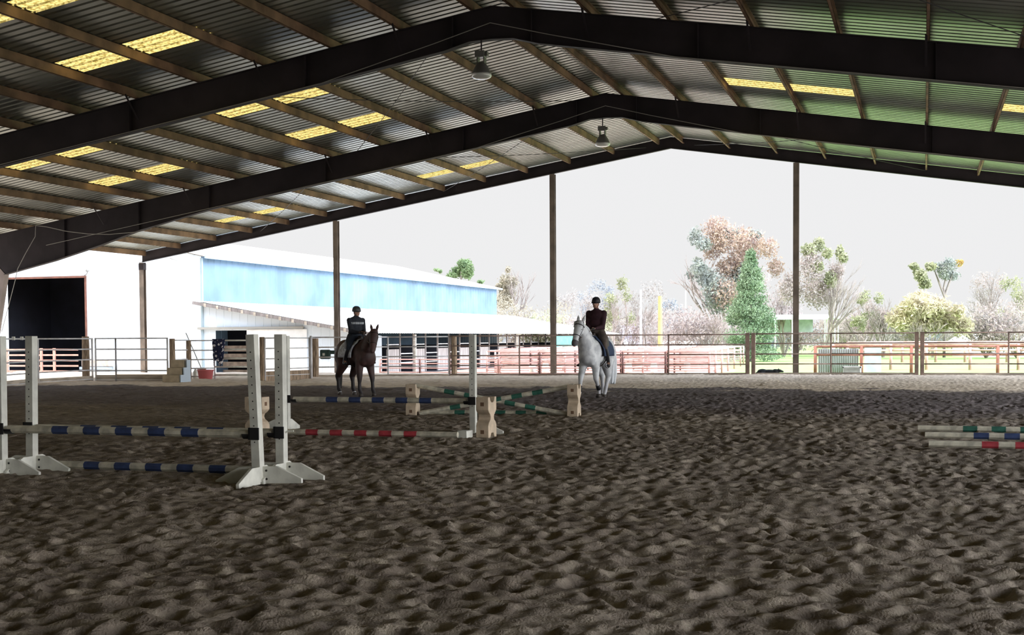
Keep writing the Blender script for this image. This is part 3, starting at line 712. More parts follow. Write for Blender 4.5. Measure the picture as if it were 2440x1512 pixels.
MT['hoof'] = mat('dark_hoof', (.06, .05, .045), .6); MT['blackhair'] = mat('black_horse_hair', (.014, .011, .011), .7, 0, .4, 30, .5, 60, stretch=(8, 8, 1))
MT['whitehair'] = mat('white_horse_hair', (.80, .84, .88), .7, 0, .15, 20, .5, 40, stretch=(8, 8, 1))
MT['leather'] = mat('dark_leather', (.025, .017, .014), .5); MT['pad_white'] = mat('white_patterned_pad', (.62, .65, .72), .85, 0, .4, 12); MT['pad_navy'] = mat('navy_saddle_pad', (.03, .05, .10), .85)
MT['eye'] = mat('glossy_dark_eye', (.01, .008, .008), .15)
def horse(root, coatm, hair, legs, poll, muzzle, neck0=(.62, 0, 1.28), white_feet=(), wraps=(), face=None):
    """legs: 4 chains (FR, FL, HR, HL) of joint points; poll/muzzle: head ends in local space"""
    poll = Vector(poll); muz = Vector(muzzle); hd = (muz-poll); hl = hd.length; hdn = hd/hl
    parts = [('e', (.36, 0, 1.16), (.40, .265, .37)), ('e', (.02, 0, 1.14), (.58, .285, .33)), ('e', (-.48, 0, 1.22), (.42, .275, .345), (0, 8, 0)),
             ('e', (.56, 0, 1.10), (.24, .215, .27)), ('e', (.32, 0, 1.46), (.30, .10, .14), (0, 12, 0)), ('e', (-.52, 0, 1.42), (.30, .19, .15)),
             ('e', (-.66, .11, 1.12), (.21, .15, .30)), ('e', (-.66, -.11, 1.12), (.21, .15, .30)), ('e', (.60, .11, 1.04), (.13, .11, .2)), ('e', (.60, -.11, 1.04), (.13, .11, .2))]
    mid = Vector(neck0).lerp(poll, .5)+Vector((.0, 0, .04))
    for off, k in ((-.07, 1.0), (.05, .92)):
        parts.append(('c', [(Vector(neck0)+Vector((off*1.3, 0, off)), .205*k), (mid+Vector((off*.7, 0, 0)), .135*k), (poll-hdn*.0+Vector((-.03, 0, -.02)), .085)]))
    parts.append(('c', [(Vector((.42, 0, 1.40)), .15), (mid+Vector((-.10, 0, .06)), .075), (poll+Vector((-.05, 0, .01)), .06)]))
    # head: forehead, cheeks, tapering muzzle
    lat = hdn.cross(Vector((0, 0, 1))); lat = Vector((0, 1, 0)) if lat.length < .2 else lat.normalized()
    frn = lat.cross(hdn).normalized()
    if frn.x < 0 and abs(frn.x) > .1: frn = -frn
    parts += [('c', [(poll+hdn*.03, .100), (poll+hdn*hl*.35, .114), (poll+hdn*hl*.70, .082), (poll+hdn*hl*.93, .074), (poll+hdn*hl*.99, .060)])]
    for s in (-1, 1):
        parts.append(('e', tuple(poll+hdn*hl*.30-frn*.075+lat*s*.04), (.075, .04, .10)))
        parts.append(('e', tuple(poll+hdn*hl*.92+lat*s*.03), (.035, .028, .04)))
    parts.append(('c', [(poll+hdn*hl*.35-frn*.06, .07), (poll+hdn*hl*.85-frn*.045, .038)]))
    for i, lg in enumerate(legs):
        rs = (.13, .10, .068, .045, .052, .042, .050) if i < 2 else (.19, .145, .076, .049, .054, .043, .050)
        parts.append(('c', list(zip([Vector(q) for q in lg], rs))))
    body = blob('horse_body', parts, coatm, root, .02, 5)
    for i, lg in enumerate(legs):
        e_ = Vector(lg[-1]); d = (e_-Vector(lg[-2])).normalized()
        h = MB().lathe([(0, .05), (.046, .05), (.066, -.045), (0, -.045)], 14); o = h.build('hoof', MT['hoof'], root, True); o.location = e_+d*.02
        if i in white_feet: MB().tube([Vector(lg[-2]).lerp(e_, .3), e_+d*.0], [.048, .055], 12).build('white_pastern', MT['whitehair'], root, True)
        if i in wraps:
            a, b_ = Vector(lg[3 if len(lg) > 5 else 2]), Vector(lg[4]); MB().tube([a.lerp(b_, .25), a.lerp(b_, .6), b_+(b_-a)*.05], [.052, .055, .056], 12).build('leg_wrap', MT['black'], root, True)
    for s in (-1, 1):
        b0 = poll+lat*s*.06-hdn*.03; tip = b0-hdn*.13+lat*s*.035+Vector((0, 0, .05))
        ear = MB(); c = b0.lerp(tip, .45)
        n_ = lat*s
        ring = []
        for (p, r_) in ((b0, .030), (c, .036), (b0.lerp(tip, .75), .022), (tip, .003)):
            ring.append((p, r_))
        ear.tube([q[0] for q in ring], [q[1] for q in ring], 8); ear.build('ear', coatm if not face else face, root, True)
        ey = MB().lathe([(0, .018), (.014, .013), (.02, 0), (.014, -.013), (0, -.018)], 10).build('eye', MT['eye'], root, True)
        ey.location = poll+hdn*hl*.33+lat*s*.092+frn*.02
    return body, poll, hdn, hl, lat, frn, mid
def hairlocks(pts_r, n, wid, seed, name, m, root):
    """a hank of hair: overlapping tapered strands following a spine"""
    rr = random.Random(seed); parts = []
    for k in range(n):
        ox, oy = rr.uniform(-1, 1)*wid, rr.uniform(-1, 1)*wid; ch = []
        for i, (p, r_) in enumerate(pts_r):
            t = i/(len(pts_r)-1); ch.append((Vector(p)+Vector((ox, oy, rr.uniform(-.01, .01)))*(min(1, t*2.2)), max(.008, r_*rr.uniform(.5, .8))))
        parts.append(('c', ch))
    return blob(name, parts, m, root, .014, 2)
def bridle(root, poll, hdn, hl, lat, frn, m, hand=None):
    b = MB()
    def ring(t, r_, rx=1.05):
        pts = []
        c = poll+hdn*hl*t-frn*.012
        for k in range(15):
            a = 2*PI*k/14; pts.append(c+lat*math.cos(a)*r_*rx*.95+frn*math.sin(a)*r_*1.25)
        return pts
    b.tube(ring(.62, .086), .011, 6, False); b.tube(ring(.14, .104), .011, 6, False)
    for s in (-1, 1):
        b.tube([poll+lat*s*.085-hdn*.02, poll+hdn*hl*.3+lat*s*.108-frn*.02, poll+hdn*hl*.62+lat*s*.086, poll+hdn*hl*.80+lat*s*.072-frn*.02], .010, 6)
    o = b.build('bridle', m, root, True)
    if hand:
        for s in (-1, 1):
            r_ = MB(); a = poll+hdn*hl*.80+lat*s*.075-frn*.02; h_ = Vector(hand)+Vector((0, s*.06, 0)); md = a.lerp(h_, .45)+Vector((0, s*.12, -.05))
            pts = [a*(1-t)**2+md*2*t*(1-t)+h_*t*t for t in [k/10 for k in range(11)]]
            r_.tube(pts, .009, 6).build('rein', MT['rein'], root, True)
MT['rein'] = mat('tan_rein', (.20, .15, .12), .6)
def tack(root, padm, border=None):
    for s in (-1, 1):
        v = []; f = []; nx, nz_ = 10, 10
        for j in range(nz_+1):
            a = j/nz_*1.75
            for i in range(nx+1):
                x_ = -.36+.72*i/nx*(1-.05*j/nz_)-.04*(j/nz_)
                yb = (.31 if True else 0)*math.sin(min(a, 1.57)); zb = 1.14+.375*math.cos(min(a, 1.57))-(max(0, a-1.57))*.5
                bulge = 1+.02*math.cos((x_+.05)*3)
                v.append((x_+.03, s*(yb*bulge+.012), zb+.015+(.05 if i > 8 and j < 3 else 0)))
        for j in range(nz_):
            for i in range(nx):
                q = j*(nx+1)+i; f.append((q, q+1, q+nx+2, q+nx+1))
        o = MB().add(v, f).build('saddle_pad', padm, root, True); so = o.modifiers.new('t', 'SOLIDIFY'); so.thickness = .022; so.offset = 0
    blob('saddle', [('e', (.0, 0, 1.56), (.27, .13, .055)), ('e', (-.20, 0, 1.60), (.09, .14, .055)), ('e', (.22, 0, 1.61), (.06, .07, .07)),
                    ('e', (.06, .285, 1.36), (.18, .03, .24)), ('e', (.06, -.285, 1.36), (.18, .03, .24)), ('c', [((.02, .15, 1.53), .05), ((.05, .28, 1.40), .03)]), ('c', [((.02, -.15, 1.53), .05), ((.05, -.28, 1.40), .03)])], MT['leather'], root, .018, 2)
    MB().box(-.0, .09, -.315, .315, 0, 0).build('girth_strap', MT['leather'], root) if 0 else None
    g_ = MB(); pts = [(.10, .315*math.cos(a), 1.12+.345*math.sin(a)) for a in [PI+PI*k/14 for k in range(15)]]
    for a, b_ in zip(pts[:-1], pts[1:]): g_.bar(a, b_, .09, .012, upv=(0, a[1], a[2]-1.12))
    g_.build('girth', MT['leather'], root)
def hand_parts(w, d, side):
    """palm with four curled fingers and a thumb; w wrist, d direction"""
    d = Vector(d).normalized(); s = Vector((0, side, 0)); n = d.cross(s).normalized(); P_ = [('c', [(w, .027), (w+d*.05, .034), (w+d*.085, .032)])]
    for k, L in enumerate((.062, .072, .067, .052)):
        o = w+d*.085+Vector((0, 0, 1))*(.024-.016*k)
        ch = [(o, .0105), (o+d*L*.45-s*.008, .010), (o+d*L*.55-s*.032, .0095), (o+d*L*.2-s*.040, .0085)]
        P_.append(('c', ch))
    o = w+d*.03+Vector((0, 0, .028)); P_.append(('c', [(o, .013), (o+d*.035+Vector((0, 0, .014))-s*.012, .011), (o+d*.065+Vector((0, 0, .006))-s*.026, .0095)]))
    return P_
def rider(root, seat, lean, jacket, breeches, boots, skin, hair_m, helmet_m, turn=0, legdx=0, glove=None, hand=(.42, .07, 1.78), stout=1.0, vest=None, tall=1.0):
    """seat: point on the saddle; local axes follow the horse (x forward)"""
    s0 = Vector(seat); R_ = Matrix.Rotation(math.radians(lean), 3, 'Y'); k = tall
    def T(x_, y, z): return s0 + R_ @ Vector((x_, y, z*k))
    pel = T(0, 0, .08); waist = T(.0, 0, .28); chest = T(.0, 0, .46); nk = T(.0, 0, .60); head = T(.03, 0, .745)
    body = []; jk = []; br = []; bt = []
    w_ = stout
    jk += [('e', tuple(waist), (.125*w_, .165*w_, .14)), ('e', tuple(chest), (.125*w_, .185*w_, .17)), ('e', tuple(T(0, 0, .16)), (.135*w_, .175*w_, .12)), ('e', tuple(T(0, 0, .53)), (.085, .150*w_, .065)), ('c', [(T(0, 0, .55), .075), (T(.01, 0, .62), .068)])]
    br += [('e', tuple(pel), (.14*w_, .175*w_, .11))]
    body += [('c', [(T(0, 0, .1), .10), (chest, .11), (nk, .062), (T(.02, 0, .68), .060)]), ('e', tuple(head+Vector((.0, 0, .01))), (.098, .080, .118)), ('e', tuple(head+Vector((.045, 0, -.055))), (.045, .05, .05)),
             ('e', tuple(head+Vector((.098, 0, -.012))), (.018, .013, .026))]
    for s in (-1, 1): body.append(('e', tuple(head+Vector((-.005, s*.074, -.005))), (.02, .012, .03)))
    hx, hy, hz = hand
    for s in (-1, 1):
        sh = T(.0, s*.158*w_, .515); hd_ = Vector((s0.x+hx-.10, s*hy, hz)); el = sh.lerp(hd_, .5)+Vector((-.09, s*.06, -.14))
        jk.append(('c', [(sh, .066*w_), (el, .052*w_), (hd_.lerp(el, .12), .036)]))
        body += [('c', [(sh, .04), (el, .036), (hd_, .026)])]+hand_parts(hd_, (.9, -s*.1, -.15), s)
        hip = s0+Vector((.02, s*.12, .04)); knee = s0+Vector((.30+legdx, s*.33, -.22*k)); ank = s0+Vector((.10+legdx, s*.36, -.66*k)); toe = ank+Vector((.16, s*.05, -.06))
        br.append(('c', [(hip, .105*w_), (hip.lerp(knee, .5)+Vector((0, s*.02, .01)), .09*w_), (knee, .068), (knee.lerp(ank, .35), .058), (ank, .045)]))
        bt.append(('c', [(knee.lerp(ank, .22), .062), (knee.lerp(ank, .45), .064), (ank, .046), (ank+Vector((-.02, 0, -.05)), .042)])); bt.append(('c', [(ank+Vector((-.03, 0, -.06)), .040), (ank+Vector((.06, s*.015, -.07)), .042), (toe, .034)]))
        body.append(('c', [(hip, .07), (knee, .05), (ank, .035), (toe, .025)]))
        st = MB(); st.tube([ank+Vector((.07, 0, -.02)), ank+Vector((.03, -s*.06, .35)), (s0.x+.10, s*.30, s0.z-.05)], .012, 5)
        cc = ank+Vector((.07, 0, -.06)); st.tube([cc+Vector((0, .065*math.cos(a), .07*math.sin(a))) for a in [2*PI*q/12 for q in range(13)]], .009, 5, False)
        st.build('stirrup', MT['leather'], root)
    blob('person_body', body, skin, root, .011, 2)
    blob('jacket', jk, jacket, root, .014, 5); blob('breeches', br, breeches, root, .014, 4)
    for q in (0, 2): blob('boot', bt[q:q+2], boots, root, .012, 3)
    for s in (-1, 1):
        blob('glove', hand_parts(Vector((s0.x+hx-.10, s*hy, hz)), (.9, -s*.1, -.15), s), glove or skin, root, .008, 1) if glove else None
        ey = MB().lathe([(0, .009), (.009, 0), (0, -.009)], 8).build('eye', MT['eye'], root, True); ey.location = head+Vector((.083, s*.03, .012))
    MB().box(-.004, .004, -.024, .024, -.005, .005).build('mouth', MT['lip'], root).location = head+Vector((.094, 0, -.062))
    hm = MB().lathe([(.0, .16), (.05, .152), (.09, .125), (.115, .075), (.12, .03), (.118, .0), (.105, -.005), (.1, .03)], 24); hm.v = [(x_*1.12, y*.92, z) for x_, y, z in hm.v]
    he = hm.build('helmet', helmet_m, root, True); he.location = head+Vector((-.01, 0, .02)); he.rotation_euler = (0, math.radians(5), math.radians(turn))
    vz = MB(); n_ = 10; vs_ = []
    for i in range(n_+1):
        a = -1.15+2.3*i/n_; vs_ += [(.125*math.cos(a), .11*math.sin(a), .035), ((.125+.065*math.cos(a*.9))*math.cos(a), .118*math.sin(a), .018)]
    vz.add(vs_, [(2*i, 2*i+1, 2*i+3, 2*i+2) for i in range(n_)]); vv = vz.build('visor', helmet_m, he, True); so = vv.modifiers.new('t', 'SOLIDIFY'); so.thickness = .008
    MB().tube([head+Vector((.02, -.085, .03)), head+Vector((.035, -.05, -.09)), head+Vector((.04, 0, -.112)), head+Vector((.035, .05, -.09)), head+Vector((.02, .085, .03))], .008, 5).build('chin_strap', MT['black'], root)
    return head, T
MT['lip'] = mat('lips', (.30, .12, .10), .6)
MT['skin'] = mat('warm_skin', (.50, .28, .20), .6, 0, .08, 10)
MT['jacket_navy'] = mat('dark_navy_jacket', (.022, .026, .038), .85, 0, .3, 9, .3, 25)
MT['jacket_maroon'] = mat('dark_maroon_jacket', (.040, .012, .020), .9, 0, .3, 9, .3, 25)
MT['jeans'] = mat('dark_navy_breeches', (.020, .028, .045), .85, 0, .2, 9); MT['brownpants'] = mat('olive_brown_breeches', (.11, .085, .07), .85, 0, .25, 9)
MT['boot'] = mat('black_riding_boot', (.012, .012, .016), .4); MT['helmet'] = mat('dark_grey_helmet', (.06, .062, .066), .5, 0, .2, 8); MT['helmet_black'] = mat('black_helmet', (.014, .013, .018), .6)
MT['stripe'] = mat('pale_chest_band', (.50, .54, .58), .8, 0, .3, 30)
MT['roan'] = mat('bay_ear', (.26, .11, .09), .8)

# brown horse and rider
hb = gnd(848, 942); az = math.atan2(-.569, .822)
HB = empty('horse', (hb.x-.02, hb.y+.10, 0), az); HB.scale = (.98, 1.10, .97); tag(HB, 'dark bay horse standing still, facing the viewer and to the right', 'horse')
lb = [[(.44, -.13, 1.0), (.46, -.16, .78), (.47, -.16, .50), (.46, -.16, .36), (.47, -.16, .17), (.51, -.16, .10), (.53, -.16, .05)],
      [(.44, .13, 1.0), (.45, .16, .78), (.52, .17, .50), (.53, .17, .36), (.55, .17, .17), (.59, .17, .10), (.61, .17, .05)],
      [(-.52, -.14, 1.12), (-.42, -.17, .86), (-.72, -.16, .54), (-.70, -.16, .38), (-.68, -.16, .17), (-.63, -.16, .10), (-.61, -.16, .05)],
      [(-.52, .14, 1.12), (-.30, .17, .86), (-.55, .16, .54), (-.52, .16, .38), (-.50, .16, .17), (-.45, .16, .10), (-.43, .16, .05)]]
body, poll, hdn, hl, lat, frn, mid = horse(HB, MT['bay'], MT['blackhair'], lb, (.96, .0, 1.80), (1.16, -.16, 1.24), (.60, 0, 1.28), white_feet=(2, 3))
hairlocks([((-.88, 0, 1.38), .05), ((-.97, 0, 1.22), .06), ((-.98, 0, .9), .07), ((-.96, 0, .55), .065), ((-.95, 0, .18), .03)], 9, .045, 1, 'tail', MT['blackhair'], HB)
hairlocks([((.40, .03, 1.62), .03), ((mid.x-.13, .05, mid.z+.13), .035), ((poll.x-.08, .04, poll.z+.05), .03), ((poll.x+.03, 0, poll.z+.02), .025), ((poll.x+.10, 0, poll.z-.14), .015)], 6, .02, 2, 'mane', MT['blackhair'], HB)
bridle(HB, poll, hdn, hl, lat, frn, MT['leather'], (.50, 0, 1.74)); tack(HB, MT['pad_white'])
RB = empty('person', HB.location, az); RB.scale = HB.scale
tag(RB, 'person in navy jacket with pale chest band and grey helmet, riding the dark bay horse', 'person')
hdB, TB = rider(RB, (-.03, 0, 1.61), 3, MT['jacket_navy'], MT['jeans'], MT['boot'], MT['skin'], None, MT['helmet'], -10, -.02, hand=(.46, .06, 1.76), glove=MT['black'], stout=1.16, tall=.965)
sb = MB()                                          # broken light lettering band across the chest
for s, a0, a1 in ((0, -1.25, 1.25),):
    seg = 11
    for i in range(seg):
        t0 = a0+(a1-a0)*i/seg; t1 = a0+(a1-a0)*(i+.74)/seg; r1, r2 = .158, .216
        p = [(r1*math.cos(t), r2*math.sin(t)) for t in (t0, t1)]
        sb.hexa([(p[0][0]-.008, p[0][1]*.97, -.03), (p[1][0]-.008, p[1][1]*.97, -.03), (p[1][0]+.003, p[1][1]*1.0, -.03), (p[0][0]+.003, p[0][1]*1.0, -.03), (p[0][0]-.008, p[0][1]*.97, .03), (p[1][0]-.008, p[1][1]*.97, .03), (p[1][0]+.003, p[1][1], .03), (p[0][0]+.003, p[0][1], .03)])
sbo = sb.build('chest_lettering', MT['stripe'], RB); sbo.location = TB(0.003, 0, .43)

# grey horse and rider
hg = gnd(1424, 948); tow = math.atan2(-hg.y, -hg.x); ag = tow-math.radians(21)
HG = empty('horse', (hg.x-.06, hg.y+.1, 0), ag); HG.scale = (1.02, 1.06, 1.0); tag(HG, 'white-grey horse walking toward the viewer with its head turned left', 'horse')
lg = [[(.44, -.12, 1.0), (.50, -.15, .80), (.62, -.16, .54), (.66, -.16, .38), (.70, -.16, .19), (.74, -.16, .11), (.77, -.16, .05)],
      [(.44, .12, 1.0), (.44, .15, .78), (.44, .16, .50), (.36, .16, .38), (.26, .16, .24), (.24, .16, .15), (.27, .16, .09)],
      [(-.52, -.14, 1.12), (-.44, -.17, .86), (-.82, -.15, .56), (-.84, -.15, .40), (-.88, -.15, .20), (-.85, -.15, .11), (-.83, -.15, .05)],
      [(-.52, .14, 1.12), (-.26, .17, .86), (-.48, .14, .54), (-.42, .12, .38), (-.36, .10, .17), (-.31, .10, .10), (-.29, .10, .05)]]
body, poll, hdn, hl, lat, frn, mid = horse(HG, MT['greycoat'], MT['whitehair'], lg, (.98, -.03, 1.90), (1.24, -.08, 1.38), (.60, -.02, 1.30), wraps=(0, 1))
hairlocks([((-.88, 0, 1.40), .06), ((-1.0, .04, 1.26), .075), ((-1.02, .06, .95), .085), ((-1.0, .06, .62), .08), ((-.99, .06, .34), .04)], 12, .06, 4, 'tail', MT['whitehair'], HG)
hairlocks([((.40, .03, 1.62), .03), ((mid.x-.14, .03, mid.z+.13), .035), ((poll.x-.10, -.10, poll.z+.05), .03), ((poll.x+.02, -.15, poll.z+.03), .022), ((poll.x+.09, -.15, poll.z-.12), .012)], 6, .02, 5, 'mane', MT['whitehair'], HG)
bridle(HG, poll, hdn, hl, lat, frn, MT['black'], (.50, 0, 1.74)); tack(HG, MT['pad_navy'])
MT['muzzle'] = mat('dark_grey_muzzle', (.13, .12, .13), .8, 0, .3, 20)
blob('muzzle', [('c', [(poll+hdn*hl*.88, .080), (poll+hdn*hl*.96, .077), (poll+hdn*hl*1.0, .064)])], MT['muzzle'], HG, .015, 2)
RG = empty('person', HG.location, ag); tag(RG, 'person in dark maroon jacket, brown breeches and black helmet, riding the white-grey horse', 'person')
rider(RG, (-.03, 0, 1.60), 0, MT['jacket_maroon'], MT['brownpants'], MT['boot'], MT['skin'], None, MT['helmet_black'], 0, .0, glove=MT['black'], hand=(.44, .07, 1.76), stout=1.28, tall=1.065)

# ------------------------------------------------------------------ dog lying behind the fence
q = on_y(1833, 891, 53.2); DG = empty('dog', (q.x, 53.25, -.06), PI*.0+math.radians(4)); tag(DG, 'black dog lying down just outside the fence under the evergreen', 'dog')
MT['dogfur'] = mat('black_dog_fur', (.014, .016, .018), .9, 0, .3, 20, .5, 50)
blob('dog_body', [('e', (-.28, 0, .13), (.22, .13, .125)), ('e', (0, 0, .12), (.34, .12, .11)), ('e', (.24, 0, .13), (.15, .11, .12)), ('c', [((.30, 0, .17), .075), ((.42, 0, .17), .07), ((.55, 0, .14), .035)]),
                  ('c', [((.25, .08, .06), .045), ((.5, .09, .03), .028)]), ('c', [((.25, -.08, .06), .045), ((.5, -.09, .03), .028)]), ('c', [((-.3, -.12, .07), .07), ((-.12, -.14, .04), .03)]), ('c', [((-.46, 0, .1), .05), ((-.62, -.05, .04), .025)])], MT['dogfur'], DG, .014, 3)
for s in (-1, 1): MB().tube([(.38, s*.045, .20), (.37, s*.055, .255), (.37, s*.05, .275)], [.03, .018, .003], 6).build('ear', MT['dogfur'], DG, True)

# ------------------------------------------------------------------ barn with lean-to
YB = 58.0; xc = -35.75; yf = 106.0; ze = 5.86
barn = empty('barn', (0, 0, 0)); tag(barn, 'large pale blue metal barn with white gable end and low lean-to roof', 'barn')
def ribbed(x0, x1, z0, z1fn, y, pitch=.46, depth=.025, holes=(), zb=-.4):
    """vertical-ribbed wall facing -Y, with rectangular holes (xa, xb, za, zb)"""
    mb = MB(); x_ = x0
    cuts = sorted(set([x0, x1]+[h[0] for h in holes]+[h[1] for h in holes]))
    for a, b_ in zip(cuts[:-1], cuts[1:]):
        spans = [(z0, None)]
        for h in holes:
            if h[0] <= a+1e-6 and b_ <= h[1]+1e-6: spans = ([(z0, h[2])] if h[2] > z0+.01 else [])+[(h[3], None)]
        n = max(1, round((b_-a)/pitch))
        for i in range(n):
            xa = a+(b_-a)*i/n; xb = a+(b_-a)*(i+1)/n
            for (lo, hi) in spans:
                for (u0, u1, d0, d1) in ((xa, xa+.03, 0, -depth), (xa+.03, xa+.06, -depth, 0), (xa+.06, xb, 0, 0)):
                    za, zb_ = (z1fn(u0), z1fn(u1)) if hi is None else (hi, hi)
                    if za <= lo: continue
                    mb.add([(u0, y+d0, lo), (u1, y+d1, lo), (u1, y+d1, zb_), (u0, y+d0, za)], [(0, 1, 2, 3)])
    return mb
D0, D1 = on_y(18, 660, YB).x, on_y(203, 660, YB).x; zd = on_y(203, 660, YB).z
ridge_x = xc-9.5
ribbed(ridge_x-9.5, xc, -.4, lambda x_: ze+.22*(9.5-abs(x_-ridge_x)), YB, holes=[(D0, D1, -.4, zd)]).build('gable_wall', MT['barn_white'], barn)
# long blue wall facing +X
mb = MB(); y = YB
while y < yf:
    for (u0, u1, d0, d1) in ((y, y+.04, 0, .03), (y+.04, y+.08, .03, 0), (y+.08, min(y+.62, yf), 0, 0)):
        mb.add([(xc+d0, u0, -.4), (xc+d1, u1, -.4), (xc+d1, u1, ze), (xc+d0, u0, ze)], [(0, 1, 2, 3)])
    y += .62
mb.add([(ridge_x-9.5, yf, -.4), (xc, yf, -.4), (xc, yf, ze), (ridge_x, yf, ze+2.1), (ridge_x-9.5, yf, ze)], [(0, 1, 2, 3, 4)])
mb.build('long_wall', MT['barn'], barn)
def corr_roof(xa, za, xb, zb_, y0, y1, name, mt, parent, th=.06):
    mb = MB(); n = int((y1-y0)/.3)
    for i in range(n):
        ya = y0+(y1-y0)*i/n; ym = ya+(y1-y0)/n*.35; yb_ = y0+(y1-y0)*(i+1)/n
        for (p, q, h0, h1) in ((ya, ya+.04, 0, .035), (ya+.04, ym, .035, .035), (ym, ym+.04, .035, 0), (ym+.04, yb_, 0, 0)):
            mb.add([(xa, p, za+h0), (xa, q, za+h1), (xb, q, zb_+h1), (xb, p, zb_+h0)], [(0, 1, 2, 3)])
    return mb.build(name, mt, parent)
corr_roof(ridge_x, ze+2.15, xc+.4, ze-.02, YB-.3, yf+.3, 'roof', MT['roofwhite'], barn); corr_roof(ridge_x-9.9, ze-.02, ridge_x, ze+2.15, YB-.3, yf+.3, 'roof', MT['roofwhite'], barn)
tr = MB().bar((xc+.42, YB-.3, ze-.06), (xc+.42, yf+.3, ze-.06), .08, .14); tr.bar((xc+.05, YB-.05, -.4), (xc+.05, YB-.05, ze-.1), .1, .1)
tr.build('eave_trim', mat('blue_grey_trim', (.30, .38, .42), .6), barn)
# lean-to
lx = -25.69; lz0, lz1 = 3.51, 1.80
corr_roof(xc+.02, lz0, lx+.0, lz1, YB-.35, 110.5, 'lean_to_roof', MT['roofwhite'], barn)
fa = MB(); fa.bar((xc-.35, YB-.33, lz0-.06), (lx, YB-.33, lz1-.09), .04, .17); fa.build('rake_board', MT['stall'], barn)
for i in range(14):
    t = i/13; x_ = xc+.4+(lx-.3-xc-.4)*t; z = lz0+(lz1-lz0)*(x_-xc)/(lx-xc)
    MB().box(x_-.06, x_+.06, YB-.38, YB+.3, z-.22, z-.04).build('rafter_tail', MT['plank'], barn)
# lean-to front wall with doorway
dA, dB_ = on_y(514, 787, YB).x, on_y(590, 787, YB).x; zdo = on_y(540, 786, YB).z; dC = on_y(722, 787, YB).x
lw = lambda x_: lz0+(lz1-lz0)*(x_-xc)/(lx-xc)-.12
ribbed(xc, lx+.1, -.4, lw, YB, holes=[(dA, dC, -.4, zdo-.02)]).build('lean_to_wall', MT['barn_white'], barn)
sl = MB(); sl.box(dB_+.0, dC+.25, YB-.10, YB-.05, -.3, zdo+.02)
sl.build('sliding_door', mat('white_sliding_door', (.88, .88, .86), .6, 0, .08, 2), barn)
MB().box(on_y(474, 780, YB).x, on_y(725, 780, YB).x, YB-.16, YB-.02, zdo+.04, zdo+.16).build('door_track', MT['cable'], barn)
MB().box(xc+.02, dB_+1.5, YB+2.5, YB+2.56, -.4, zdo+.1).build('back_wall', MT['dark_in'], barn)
hb_ = MB()
for k in range(4): hb_.box(dA+.1, dB_+.1, YB+.5, YB+.55, -.35+k*.42, -.05+k*.42)
hb_.build('stall_board', mat('brown_stall_board', (.20, .155, .12), .9, 0, .3, 4), barn)
# barn inner darkness: floor, back partition
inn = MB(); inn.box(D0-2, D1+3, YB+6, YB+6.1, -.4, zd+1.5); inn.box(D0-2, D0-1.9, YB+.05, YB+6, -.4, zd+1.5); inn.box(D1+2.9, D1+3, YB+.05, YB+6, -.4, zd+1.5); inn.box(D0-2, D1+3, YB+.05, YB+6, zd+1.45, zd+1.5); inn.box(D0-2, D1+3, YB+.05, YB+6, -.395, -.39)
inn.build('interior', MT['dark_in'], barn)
hl_ = MB()
for (x_, w_, z) in ((D0+1.4, 1.1, .75), (D0+3.3, .5, 1.05), (D1-.4, 1.2, .8)): hl_.box(x_-w_/2, x_+w_/2, YB+5.7, YB+5.8, z, z+.06)
hl_.build('interior_ledge', mat('dusky_ledge', (.12, .08, .07), .8), barn)
fr = MB(); fr.box(D0-.1, D1+.1, YB-.1, YB-.02, zd-.03, zd+.08); fr.box(D1-.02, D1+.08, YB-.06, YB, -.4, zd)
fr.build('door_frame', mat('dark_red_door_frame', (.15, .06, .04), .7, 0, .3, 3), barn)
spk = empty('eave_light', (D1+.25, YB-.2, zd+.15)); tag(spk, 'small grey lamp on a bent arm above the barn doorway corner', 'lamp')
MB().tube([(-.25, .15, -.05), (0, 0, 0), (.05, 0, .12)], .03, 6).build('arm', MT['lampmetal'], spk); MB().lathe([(0, .32), (.07, .3), (.11, .16), (.05, .12), (0, .12)], 12).build('shade', MT['lampmetal'], spk, True).location = (.05, 0, 0)
# pale red pipe rail across the barn doorway
MT['salmon'] = mat('salmon_pipe', (.62, .33, .26), .7, 0, .15, 3)
rf = empty('stall_gate', (0, 0, 0)); tag(rf, 'salmon red pipe gate across the dark barn doorway', 'gate')
for k in range(5): MB().bar((D0-2, YB-.6, -.12+k*.29), (D1-.1, YB-.6, -.12+k*.29), .05, .09).build('rail', MT['salmon'], rf)
for x_ in (D0+.35, D0+2.6, D1-1.6): MB().box(x_-.06, x_+.06, YB-.66, YB-.56, -.4, 1.12).build('upright', MT['salmon'], rf)
# bench-like pale ledge behind the narrow gate
be = empty('wall_trough', (0, 0, 0)); tag(be, 'pale pinkish trough on the barn wall behind the narrow gate', 'trough')
pA, pB = on_y(222, 860, YB-.3), on_y(264, 860, YB-.3)
MB().box(pA.x-.6, pB.x, YB-.5, YB-.03, pA.z-.28, pA.z+.10).build('trough_body', mat('pale_pink_trough', (.62, .52, .44), .8, 0, .2, 5), be, bevel=.03); MB().box(pA.x-.7, pB.x-.1, YB-.55, YB-.03, pA.z-.44, pA.z-.30).build('bracket_shelf', MT['bluegrey'], be)
